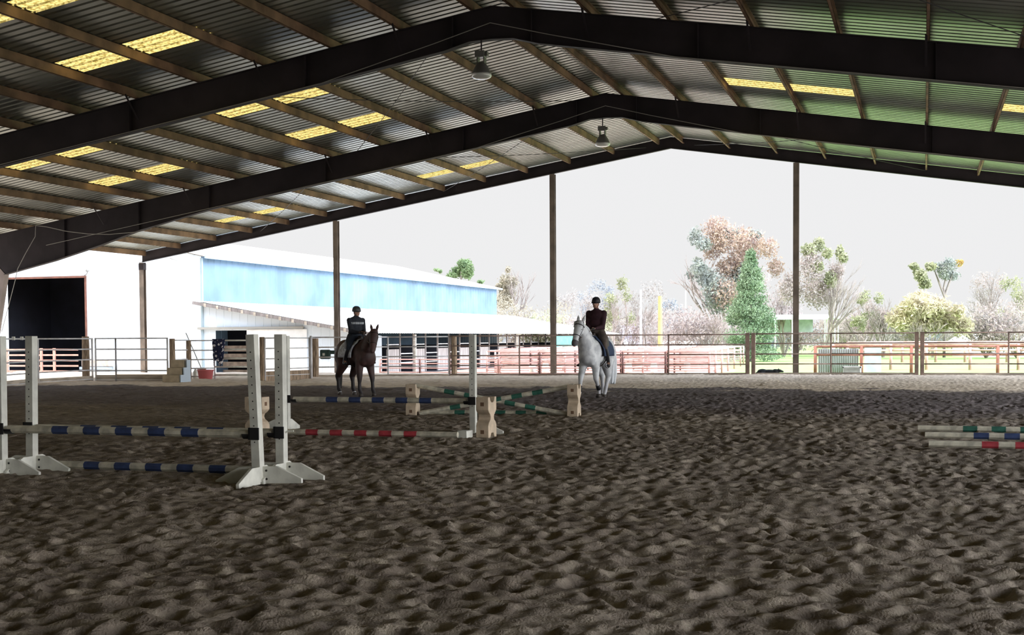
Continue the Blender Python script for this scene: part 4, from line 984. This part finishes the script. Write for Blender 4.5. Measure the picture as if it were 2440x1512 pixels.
# stalls under the lean-to
ns = 12
for i in range(ns):
    ya = YB+4.5+i*3.75; t = empty('horse_stall', (lx-1.6, ya, -.4)); tag(t, 'open grey-boarded stall under the lean-to roof, number %s from the near end' % ['one', 'two', 'three', 'four', 'five', 'six', 'seven', 'eight', 'nine', 'ten', 'eleven', 'twelve'][i], 'stall', 'stalls under the lean-to')
    MB().box(-.03, .03, 0, 1.6, 0, 1.35).build('front_board', MT['stall'], t); MB().box(-.03, .03, 1.75, 1.85, 0, 2.3).box(-.04, .04, 3.65, 3.75, 0, 2.3).build('stall_post', MT['stall'], t)
    MB().tube([(0, 0, 1.6), (0, 1.6, 1.6)], .03, 6).tube([(0, 1.85, 1.1), (0, 3.6, 1.1)], .03, 6).tube([(0, 1.85, .6), (0, 3.6, .6)], .03, 6).build('rail', MT['galv'], t)
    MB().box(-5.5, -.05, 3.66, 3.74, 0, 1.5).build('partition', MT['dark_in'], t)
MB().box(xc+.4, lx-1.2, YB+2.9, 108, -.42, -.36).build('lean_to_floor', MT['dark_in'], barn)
for i in range(6):
    y = YB+5+i*9; o = MB().box(lx-.25, lx-.12, y-.06, y+.06, -.4, 1.75).build('lean_to_post', MT['plank'], barn)
ct = empty('stall_curtain', (lx+.1, 92, -.4)); tag(ct, 'green tarpaulin hung from the lean-to eave left of the grey horse', 'tarpaulin')
v = []; f = []
for j in range(9):
    for i in range(17): v.append((.25*j/8+.10*math.sin(i*1.3), (i/16-.5)*7, 2.1-j/8*1.9))
for j in range(8):
    for i in range(16): q = j*17+i; f.append((q, q+1, q+18, q+17))
MB().add(v, f).build('sheet', MT['greenshade'], ct, True)

# ------------------------------------------------------------------ pipe corrals left of centre
px2 = lambda px, Y: on_y(px, 800, Y).x
rows = [('nearest', 57.0, px2(1190, 57), px2(1690, 57)), ('second', 61.5, px2(1160, 61.5), px2(1705, 61.5)), ('third', 66, px2(1180, 66), px2(1720, 66)), ('fourth', 71, px2(1190, 71), px2(1735, 71)), ('fifth', 76.5, px2(1200, 76.5), px2(1750, 76.5)), ('sixth', 83, px2(1220, 83), px2(1765, 83)), ('seventh', 90, px2(1240, 90), px2(1772, 90))]
for ri, (nm, y, xa, xb) in enumerate(rows):
    n = 5; w_ = (xb-xa)/n
    for i in range(n):
        panel((xa+i*w_, y), (xa+(i+1)*w_, y), 'faded red pipe corral panel, %s from the left in the %s row beyond the fence' % (('first', 'second', 'third', 'fourth', 'last')[i], nm), hts=(1.25, 1.0, .76, .52, .28), m='pink', r=.036, group='corral panels, %s row' % nm, name='pipe_corral', z0=-.4, rp=.055, cat='corral panel')
    if ri % 2 == 0 and ri < 6:
        for x_, nn in ((xa+w_, 'left'), (xa+3*w_, 'right')):
            y2 = rows[ri+1][1]
            panel((x_, y+.1), (x_, y2-.1), 'faded red pipe divider at %s between the %s and next corral rows' % (nn, nm), hts=(1.25, .9, .5, .15), m='pink', r=.036, group='corral dividers', name='pipe_corral', z0=-.4, rp=.055, cat='corral panel')
for i, (pa_x, pb_x, ll) in enumerate(((905, 1000, 'just right of the brown horse'), (1000, 1085, 'in front of the stalls'), (1085, 1185, 'behind the far white standard'))):
    panel((px2(pa_x, 57), 57), (px2(pb_x, 57), 57), 'low pale pink pipe panel %s' % ll, hts=(.92, .72, .5, .3, .1), m='pink', r=.03, group='low pink panels before the stalls', name='pipe_corral', z0=-.4, rp=.05, cat='corral panel')
# pale barrels standing as white patches among the pens
for k, (px, d, l) in enumerate(((1268, 60, 'left of the tall steel post'), (1300, 63, 'just left of the tall steel post'), (1498, 62, 'right of the grey horse tail'), (1558, 61, 'near the middle fence upright'), (1637, 64, 'toward the evergreen'))):
    p = at(px, d); o = MB().lathe([(0, 0), (.16, 0), (.17, .3), (.16, .62), (.13, .66), (0, .66)], 14).build('feed_bucket', MT['white_paint'], None, True); o.location = (p.x, p.y, -.4+.38*(k % 2)+.02 if 0 else -.4)
    tag(o, 'white feed barrel in the corrals %s' % l, 'barrel', 'white barrels in the corrals')

# red pipe fences on the pasture at right
def pxz(px, Y): return on_y(px, 800, Y).x
for (Y, pxs, top, l, m_n, r_) in ((56.2, (1943, 2053, 2172, 2378, 2560), 1.08, 'near', 'brick', .05), (75, (1985, 2123, 2208, 2312, 2427, 2560), 1.05, 'middle', 'pink', .06), (96, (2020, 2150, 2230, 2300, 2400, 2540), 1.05, 'far', 'pink', .07)):
    for i, (a, b_) in enumerate(zip(pxs[:-1], pxs[1:])):
        t = panel((pxz(a, Y), Y), (pxz(b_, Y), Y), '%s red pipe pasture fence span, %s' % (l, ['starting at the grey sheet', 'second from the left', 'third from the left', 'fourth from the left', 'at the right edge'][i]), hts=(top+.4, top+.05), m=m_n, r=r_, group='%s pasture fence' % l, name='pasture_fence', z0=-.4, rp=r_*1.5, posts=(0,), cat='fence')
        if l == 'near': t.location.z = -.4
sh = empty('corrugated_fence_sheet', (0, 0, 0)); tag(sh, 'blue-grey corrugated metal panel leaning on the red fence', 'panel')
MT['bluesheet'] = mat('blue_grey_sheet', (.42, .47, .50), .6, .1, .15, 2)
a, b_ = pxz(1950, 56.4), pxz(2046, 56.4); mb = MB(); n = 18
for i in range(n):
    xa = a+(b_-a)*i/n; xm = a+(b_-a)*(i+.5)/n; xb = a+(b_-a)*(i+1)/n
    for p, q_, d0, d1 in ((xa, xm, 0, .03), (xm, xb, .03, 0)): mb.add([(p, 56.4+d0, -.4), (q_, 56.4+d1, -.4), (q_, 56.4+d1, .98), (p, 56.4+d0, .98)], [(0, 1, 2, 3)])
o = mb.build('sheet', MT['bluesheet'], sh); [MB().bar((a, 56.45, z), (b_, 56.45, z), .05).build('backing_rail', MT['brick'], sh) for z in (0, .9)]
o = MB(); a, b_ = pxz(2060, 70), pxz(2100, 70); o.box(a, b_, 70, 70.06, -.4, 1.0); tag(o.build('corrugated_fence_sheet', MT['bluesheet']), 'smaller pale blue-grey panel behind the trough on the pasture', 'panel')
tg = empty('water_trough', (pxz(2031, 55), 55, -.4)); tag(tg, 'grey galvanised water trough beside the corrugated panel', 'trough')
MB().box(-.36, .36, -.3, .3, 0, .62).build('trough_body', MT['galv'], tg, bevel=.04)
rimb = MB()
for (x0_, x1_, y0_, y1_) in ((-.38, .38, -.32, -.27), (-.38, .38, .27, .32), (-.38, -.33, -.32, .32), (.33, .38, -.32, .32)): rimb.box(x0_, x1_, y0_, y1_, .60, .66)
rimb.build('rim', MT['galv'], tg)
# shelter
sd_ = 118.0; A = at(1846, sd_); B = at(2012, sd_); dirv = (B-A); Ls = dirv.length
shel = st = empty('field_shelter', A, math.atan2(dirv.y, dirv.x)); tag(st, 'open field shelter with flat white roof and white posts beyond the pasture', 'shelter')
zt = hgt(1900, 757, sd_)+.4
MB().box(-.1, Ls*.74, -.1, 6, zt, zt+.25).add([(Ls*.74, -.1, zt), (Ls+.1, 1.5, zt-.1), (Ls+.1, 6, zt-.1), (Ls*.74, 6, zt), (Ls*.74, -.1, zt+.25), (Ls+.1, 1.5, zt+.1), (Ls+.1, 6, zt+.1), (Ls*.74, 6, zt+.25)], [(3, 2, 1, 0), (4, 5, 6, 7), (0, 1, 5, 4), (1, 2, 6, 5), (2, 3, 7, 6)]).build('roof', MT['roofwhite'], st)
MB().box(0, Ls*.76, 5.8, 5.9, zt-1.3, zt).build('back_panel', MT['bluesheet'], st)
MB().box(-.1, Ls*.76, -.12, -.05, zt-.15, zt+.3).build('fascia', MT['roofwhite'], st)
for i, x_ in enumerate((.05, .25*Ls, .72*Ls, .80*Ls, .87*Ls, .94*Ls, 1.0*Ls)):
    MB().tube([(x_, 0 if i < 3 else .5+.3*i, 0), (x_, 0 if i < 3 else .5+.3*i, zt)], .06, 6).build('shelter_post', MT['roofwhite'], st)
# far low buildings
for (p0, p1, ytop, d, l, colr) in ((2316, 2470, 795, 112, 'long white trailer behind the pasture at right', (.78, .78, .8)), (1490, 1660, 775, 150, 'pale lilac roofed house far behind the pens', (.58, .58, .74)), (1590, 1650, 812, 105, 'low pale shed beyond the corrals', (.7, .68, .62))):
    A = at(p0, d); B = at(p1, d); L = (B-A).length; t = empty('far_building', A, math.atan2((B-A).y, (B-A).x)); z = hgt(p0, ytop, d)+.4
    tag(t, l, 'building'); MB().box(0, L, 0, 5, 0, z*.72).build('walls', mat('wall_'+l.split()[1], tuple(c*.85 for c in colr), .8), t)
    MB().prism([(-.3, -.4, z*.68), (-.3, 2.5, z), (-.3, 5.4, z*.68), (-.3, 5.4, z*.62), (-.3, -.4, z*.62)], (L+.6, 0, 0)).build('roof', mat('roof_'+l.split()[1], colr, .6), t)
# utility poles
for (px, yt, d, r_, l, colr) in ((1573, 705, 95, .17, 'yellow pole standing beyond the corrals', (.44, .32, .13)), (1527, 690, 120, .11, 'tall white pole left of the yellow pole', (.55, .55, .62)), (1634, 692, 125, .07, 'thin white pole right of the yellow pole', (.55, .55, .62))):
    p = at(px, d); o = MB().tube([(0, 0, 0), (0, 0, hgt(px, yt, d)+.4)], [r_*1.1, r_*.9], 10).build('utility_pole', mat(l.split()[0]+'_pole_'+str(px), colr, .7, 0, .15, 2)); o.location = p; tag(o, l, 'pole')

# ------------------------------------------------------------------ trees
def leafmat(name, c, c2, tr=.35):  # foliage tones kept pale: distant haze is put into their colour
    c = tuple(.74*q for q in c); c2 = tuple(.68*q for q in c2)
    m = mat(name, c, .8, 0, 0, .9, 0, 30, col2=c2); n = m.node_tree; L = n.links.new; b = n.nodes['Principled BSDF']; out = [q for q in n.nodes if q.type == 'OUTPUT_MATERIAL'][0]
    t = n.nodes.new('ShaderNodeBsdfTranslucent'); L(b.inputs['Base Color'].links[0].from_socket, t.inputs[0]); mx = n.nodes.new('ShaderNodeMixShader'); mx.inputs[0].default_value = tr
    L(b.outputs[0], mx.inputs[1]); L(t.outputs[0], mx.inputs[2]); L(mx.outputs[0], out.inputs[0]); return m
LM = dict(ever=leafmat('evergreen_foliage', (.35, .46, .28), (.18, .29, .15), .25), autumn=leafmat('autumn_foliage', (.66, .50, .38), (.56, .41, .37)), greyg=leafmat('grey_green_leaves', (.50, .53, .46), (.38, .42, .40)),
          olive=leafmat('olive_leaves', (.55, .56, .34), (.42, .44, .28)), yell=leafmat('yellow_willow', (.82, .76, .50), (.66, .57, .42)), gold=leafmat('golden_leaves', (.80, .58, .16), (.7, .5, .2)), green=leafmat('fresh_green_leaves', (.30, .42, .20), (.22, .33, .16)),
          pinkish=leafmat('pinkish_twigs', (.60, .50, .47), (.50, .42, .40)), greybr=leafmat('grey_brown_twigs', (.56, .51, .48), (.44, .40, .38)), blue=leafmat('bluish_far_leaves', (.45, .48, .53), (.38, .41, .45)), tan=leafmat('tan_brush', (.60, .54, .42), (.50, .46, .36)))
MT['bark'] = mat('pale_bark', (.36, .30, .28), .9, 0, .2, 3); MT['barkd'] = mat('grey_bark', (.26, .22, .20), .9, 0, .2, 3)
def leaves(blobs, n, size, seed, m, parent, name='foliage', long=1.0, hollow=.35):
    rng = np.random.default_rng(seed); vol = np.array([b[1][0]*b[1][1]*b[1][2] for b in blobs])**.67; cnt = np.maximum(1, (n*vol/vol.sum()).astype(int)); V = []
    for (c, r), k in zip(blobs, cnt):
        d = rng.standard_normal((k, 3)); d /= np.linalg.norm(d, axis=1)[:, None]; rad = (hollow**3+(1-hollow**3)*rng.random(k))**(1/3)*(1+.18*rng.standard_normal(k))
        p = np.array(c)+d*rad[:, None]*np.array(r)
        u = rng.standard_normal((k, 3)); u /= np.linalg.norm(u, axis=1)[:, None]; w_ = np.cross(u, rng.standard_normal((k, 3))); w_ /= np.linalg.norm(w_, axis=1)[:, None]
        s = size*rng.uniform(.6, 1.4, k)[:, None]
        V.append(np.stack([p-u*s*long, p-w_*s*.5, p+u*s*long, p+w_*s*.5], 1))
    V = np.concatenate(V).reshape(-1, 3); F_ = np.arange(len(V)).reshape(-1, 4)
    me = np_mesh(name, V, F_, 4); me.materials.append(m); o = bpy.data.objects.new(name, me); C.objects.link(o); o.parent = parent; return o
def twigs(seed, h, spread, depth, m, parent, r0=.08, base=(0, 0, 0), n0=5, name='branches', droop=0, up=.5, split=3):
    rr = random.Random(seed); mb = MB()
    def grow(p, d, L, r_, k):
        q = p+d*L*.5+Vector((rr.uniform(-1, 1), rr.uniform(-1, 1), 0))*L*.06; e_ = q+(d+Vector((rr.uniform(-.2, .2), rr.uniform(-.2, .2), -droop))).normalized()*L*.5
        mb.tube([p, q, e_], [r_, r_*.8, r_*.6], 3 if k < depth else 5, False)
        if k == 0: return
        for i in range(rr.choice((split-1, split, split+1))):
            nd = (d+Vector((rr.uniform(-1, 1)*spread, rr.uniform(-1, 1)*spread, rr.uniform(-.3, up)))).normalized()
            grow(p.lerp(e_, rr.uniform(.55, 1.0)), nd, L*rr.uniform(.55, .8), r_*.55, k-1)
    for i in range(n0):
        d = Vector((rr.uniform(-1, 1)*spread, rr.uniform(-1, 1)*spread, 1)).normalized() if n0 > 1 else Vector((0, 0, 1))
        grow(Vector(base), d, h*rr.uniform(.32, .42), r0, depth)
    return mb.build(name, m, parent)
def tree(px, d, label, cat='tree', group=None, name='tree'):
    p = at(px, d); t = empty(name, p, YAW); tag(t, label, cat, group); return t
def zb(py, d): return hgt(1500, py, d)+.4            # height above the outside ground
def off(px, px0, d): return (px-px0)*d/FPX
# evergreen
d = 98; T_ = tree(1788, d, 'tall cone-shaped dark evergreen standing alone beyond the fence', 'evergreen', name='evergreen_tree'); Hh = zb(588, d)
bl_ = []; rr = random.Random(5)
for k in range(170):
    t = rr.random()**.8; z = .35+t*(Hh-.9); R_ = 2.25*(1-t)**.80*(.92+.2*math.sin(t*17+k))+.18; a = rr.uniform(0, 2*PI)
    bl_.append(((R_*.68*math.cos(a), R_*.68*math.sin(a), z), (R_*.36+.15, R_*.36+.15, .42)))
leaves(bl_, 26000, .085, 11, LM['ever'], T_); MB().tube([(0, 0, 0), (0, 0, Hh*.95)], [.16, .03], 7).build('trunk', MT['barkd'], T_)
# big multi-coloured tree behind it
d = 112; T_ = tree(1740, d, 'big round-crowned tree with orange and grey-green foliage behind the evergreen', name='autumn_tree')
def bb_(px, py, rx, rz, px0, d): return ((off(px, px0, d), R0.uniform(-1.5, 1.5), zb(py, d)), (rx*d/FPX, rx*d/FPX, rz*d/FPX))
leaves([bb_(*q, 1740, d) for q in ((1705, 545, 32, 26), (1740, 575, 45, 34), (1790, 575, 34, 28), (1822, 595, 24, 24), (1700, 590, 25, 30), (1770, 620, 35, 30), (1840, 640, 20, 25), (1735, 640, 30, 25), (1725, 700, 40, 35))], 7000, .13, 12, LM['autumn'], T_, 'autumn_foliage')
leaves([bb_(*q, 1740, d) for q in ((1655, 565, 16, 22), (1672, 585, 20, 16), (1660, 640, 20, 16), (1680, 660, 26, 22), (1665, 620, 12, 8), (1700, 690, 34, 34), (1740, 560, 18, 14), (1800, 560, 16, 12), (1650, 655, 10, 12), (1720, 720, 40, 30), (1765, 660, 24, 30))], 6500, .13, 13, LM['greyg'], T_, 'grey_green_foliage')
twigs(21, zb(560, d), .55, 4, MT['bark'], T_, .22, n0=3)
# tree right of post
d = 108; T_ = tree(1955, d, 'tree with yellow-green leaf clumps right of the second gable post', name='mistletoe_tree')
leaves([bb_(*q, 1955, d) for q in ((1960, 585, 14, 18), (1962, 610, 12, 12), (2008, 600, 10, 15), (1922, 600, 18, 16), (2000, 620, 12, 12), (1940, 640, 14, 14), (1975, 670, 16, 20), (1963, 690, 8, 14))], 3200, .12, 14, LM['olive'], T_, 'leaf_clumps')
leaves([bb_(*q, 1955, d) for q in ((1925, 640, 30, 40), (1885, 690, 30, 40), (1950, 700, 40, 35), (1990, 650, 20, 20))], 4200, .11, 15, LM['pinkish'], T_, 'pinkish_foliage')
twigs(22, zb(590, d), .35, 5, MT['bark'], T_, .16, n0=3)
# bare pinkish tree behind first autumn tree's right
for i, (px, d, yt, n0, sp, m_n, lab, nm) in enumerate((
    (1868, 120, 620, 4, .5, 'pinkish', 'thin pinkish tree just left of the second gable post', 'bare_tree'), (1690, 104, 700, 8, .8, 'pinkish', 'rounded reddish bare bush left of the evergreen', 'bare_bush'), (1640, 125, 725, 8, .8, 'greybr', 'grey bare bush between the yellow pole and the reddish bush', 'bare_bush'),
    (1375, 128, 668, 1, .5, 'greybr', 'narrow bare tree just above the grey horse ears', 'bare_tree'), (1418, 140, 672, 3, .5, 'blue', 'bluish tree behind the maroon rider', 'leafy_tree'), (1465, 118, 668, 2, .4, 'olive', 'sparse tree with green tufts right of the maroon rider', 'mistletoe_tree'), (1535, 122, 668, 2, .35, 'greybr', 'thin bare tree beside the tall white pole', 'bare_tree'),
    (1595, 150, 712, 5, .6, 'blue', 'far bluish tree behind the yellow pole', 'leafy_tree'), (1500, 145, 720, 6, .7, 'greybr', 'pale bare brush behind the grey horse tail', 'bare_bush'), (1560, 140, 735, 7, .8, 'pinkish', 'pale lilac brush behind the yellow pole base', 'bare_bush'),
    (2060, 116, 690, 3, .5, 'olive', 'small tree with an olive crown right of the shelter', 'mistletoe_tree'), (2030, 126, 730, 8, .8, 'pinkish', 'grey-pink bare brush right behind the shelter', 'bare_bush'), (2105, 112, 715, 4, .5, 'pinkish', 'pale forked bare tree left of the yellow willow', 'bare_tree'),
    (2330, 124, 668, 3, .6, 'greybr', 'bare tree with a small green clump right of the yellow willow', 'bare_tree'), (2378, 118, 650, 3, .45, 'pinkish', 'tall bare tree with a pointed top near the right edge', 'bare_tree'), (2432, 114, 655, 3, .5, 'olive', 'tree with green clumps at the right edge', 'mistletoe_tree'), (2350, 106, 725, 8, .8, 'greybr', 'wide grey-brown bare brush near the right edge', 'bare_bush'), (2425, 104, 715, 8, .8, 'pinkish', 'grey-pink bare brush at the right edge', 'bare_bush'),
    (1235, 125, 700, 7, .7, 'tan', 'tan brush behind the far end of the barn', 'bare_bush'), (1345, 112, 722, 7, .7, 'olive', 'rounded olive bush right of the middle gable post', 'leafy_bush'), (1290, 120, 705, 7, .8, 'tan', 'tan leafy bush left of the middle gable post', 'leafy_bush'), (1660, 132, 745, 7, .8, 'greybr', 'low grey brush behind the corrals', 'bare_bush'), (1900, 128, 720, 7, .8, 'pinkish', 'pink-grey brush behind the shelter', 'bare_bush'), (2290, 130, 735, 7, .8, 'greybr', 'grey brush behind the right side of the willow', 'bare_bush'))):
    T_ = tree(px, d, lab, 'bush' if 'bush' in nm else 'tree', 'trees and brush beyond the pens', nm); h = zb(yt, d)
    bush = 'bush' in nm
    twigs(100+i, h*(.92 if not bush else .85), sp, 4 if n0 > 3 else 5, MT['bark' if i % 2 else 'barkd'], T_, .09 if bush else .13, n0=n0)
    rr = random.Random(200+i)
    if bush:
        wd = h*.62; bs = [((rr.uniform(-wd, wd), rr.uniform(-1, 1), h*rr.uniform(.25, .78)), (h*.26, h*.26, h*.22)) for _ in range(9)]
        leaves(bs, 2600, .10, 300+i, LM[m_n], T_, 'twig_foliage', 1.6)
    elif m_n in ('olive', 'blue'):
        bs = [((rr.uniform(-.28, .28)*h*.8, rr.uniform(-.5, .5), h*rr.uniform(.45, .97)), (h*.07, h*.07, h*.09)) for _ in range(9 if m_n == 'olive' else 16)]
        leaves(bs, 1500, .11, 300+i, LM[m_n], T_, 'leaf_clumps')
    else:
        bs = [((rr.uniform(-.25, .25)*h, rr.uniform(-.5, .5), h*rr.uniform(.4, .92)), (h*.1, h*.1, h*.12)) for _ in range(10)]
        leaves(bs, 900, .09, 300+i, LM[m_n], T_, 'twig_foliage', 1.6)
# mistletoe trees right
d = 110; T_ = tree(2190, d, 'leaning tree with a V-shaped clump of dense olive leaves', 'tree', 'trees and brush beyond the pens', 'mistletoe_tree')
leaves([bb_(*q, 2190, d) for q in ((2178, 638, 11, 8), (2205, 640, 12, 10), (2182, 662, 14, 14), (2195, 680, 14, 12), (2192, 652, 12, 10))], 2600, .11, 40, LM['olive'], T_, 'leaf_clumps')
cv = [(off(q[0], 2190, d), 0, zb(q[1], d)) for q in ((2222, 800), (2218, 740), (2205, 710), (2193, 680), (2182, 645))]; MB().tube([(cv[0][0], 0, 0)]+cv, [.14, .13, .11, .09, .06, .02], 6).build('trunk', MT['barkd'], T_)
T_ = tree(2250, d, 'airy tree with forked trunk and a golden tuft above the yellow willow', 'tree', 'trees and brush beyond the pens', 'mistletoe_tree')
leaves([bb_(*q, 2250, d) for q in ((2232, 640, 13, 12), (2255, 635, 18, 16), (2270, 660, 16, 14), (2250, 660, 14, 12), (2240, 655, 12, 14), (2272, 630, 10, 12))], 2000, .10, 41, LM['greyg'], T_, 'leaf_clumps', hollow=.1)
leaves([bb_(2290, 630, 10, 7, 2250, d)], 350, .12, 42, LM['gold'], T_, 'golden_tuft')
for cvp in (((2250, 710), (2238, 680), (2228, 655), (2224, 640)), ((2250, 710), (2262, 675), (2275, 640), (2285, 630)), ((2250, 710), (2248, 690), (2256, 650), (2258, 630))):
    MB().tube([(0, 0, 0)]+[(off(q[0], 2250, d), 0, zb(q[1], d)) for q in cvp], [.14, .12, .09, .05, .02], 6).build('limb', MT['barkd'], T_)
# yellow willow
d = 103; T_ = tree(2205, d, 'wide pale yellow willow-like shrub in front of the right-hand trees', 'bush', 'trees and brush beyond the pens', 'willow_bush')
leaves([bb_(*q, 2205, d) for q in ((2180, 735, 40, 26), (2225, 735, 40, 26), (2150, 765, 36, 28), (2200, 775, 45, 30), (2250, 765, 36, 30), (2285, 780, 26, 24), (2205, 715, 26, 18), (2270, 745, 16, 16))], 9000, .12, 43, LM['yell'], T_, 'foliage', 1.8)
twigs(60, zb(735, d), .7, 4, MT['bark'], T_, .09, n0=9)
# green trees over the barn
for (px, py, d, bs, lab) in ((1100, 620, 135, ((1108, 628, 17, 12), (1092, 645, 18, 13), (1115, 650, 14, 14), (1078, 655, 12, 8), (1122, 638, 8, 10)), 'bright green treetop showing above the far barn roof'), (1040, 640, 140, ((1043, 640, 7, 3), (1050, 643, 5, 4), (1145, 670, 8, 5)), 'small dark treetop tips left of the bright green one')):
    T_ = tree(px, d, lab, 'tree', 'trees behind the barn', 'leafy_tree'); leaves([bb_(*q, px, d) for q in bs], 2600 if px == 1100 else 300, .14, int(px), LM['green'], T_, 'foliage'); MB().tube([(0, 0, 0), (0, 0, zb(py+25, d))], [.25, .1], 7).build('trunk', MT['barkd'], T_)
d = 128; T_ = tree(1210, d, 'tall olive-brown tree just right of the far barn end', 'tree', 'trees behind the barn', 'leafy_tree')
leaves([bb_(*q, 1210, d) for q in ((1212, 640, 7, 9), (1205, 665, 14, 14), (1222, 670, 14, 14), (1208, 690, 18, 16), (1190, 680, 8, 8), (1200, 715, 24, 18))], 3200, .12, 44, LM['tan'], T_, 'foliage', hollow=.2)
leaves([bb_(*q, 1210, d) for q in ((1200, 680, 12, 14), (1215, 700, 14, 12))], 900, .12, 45, LM['olive'], T_, 'green_foliage'); twigs(62, zb(650, d), .35, 4, MT['barkd'], T_, .14, n0=2)
# far tree line so that no bare horizon shows
ORD = 'first second third fourth fifth sixth seventh eighth ninth tenth eleventh twelfth thirteenth fourteenth fifteenth sixteenth seventeenth eighteenth nineteenth twentieth twenty-first twenty-second twenty-third twenty-fourth twenty-fifth twenty-sixth'.split()
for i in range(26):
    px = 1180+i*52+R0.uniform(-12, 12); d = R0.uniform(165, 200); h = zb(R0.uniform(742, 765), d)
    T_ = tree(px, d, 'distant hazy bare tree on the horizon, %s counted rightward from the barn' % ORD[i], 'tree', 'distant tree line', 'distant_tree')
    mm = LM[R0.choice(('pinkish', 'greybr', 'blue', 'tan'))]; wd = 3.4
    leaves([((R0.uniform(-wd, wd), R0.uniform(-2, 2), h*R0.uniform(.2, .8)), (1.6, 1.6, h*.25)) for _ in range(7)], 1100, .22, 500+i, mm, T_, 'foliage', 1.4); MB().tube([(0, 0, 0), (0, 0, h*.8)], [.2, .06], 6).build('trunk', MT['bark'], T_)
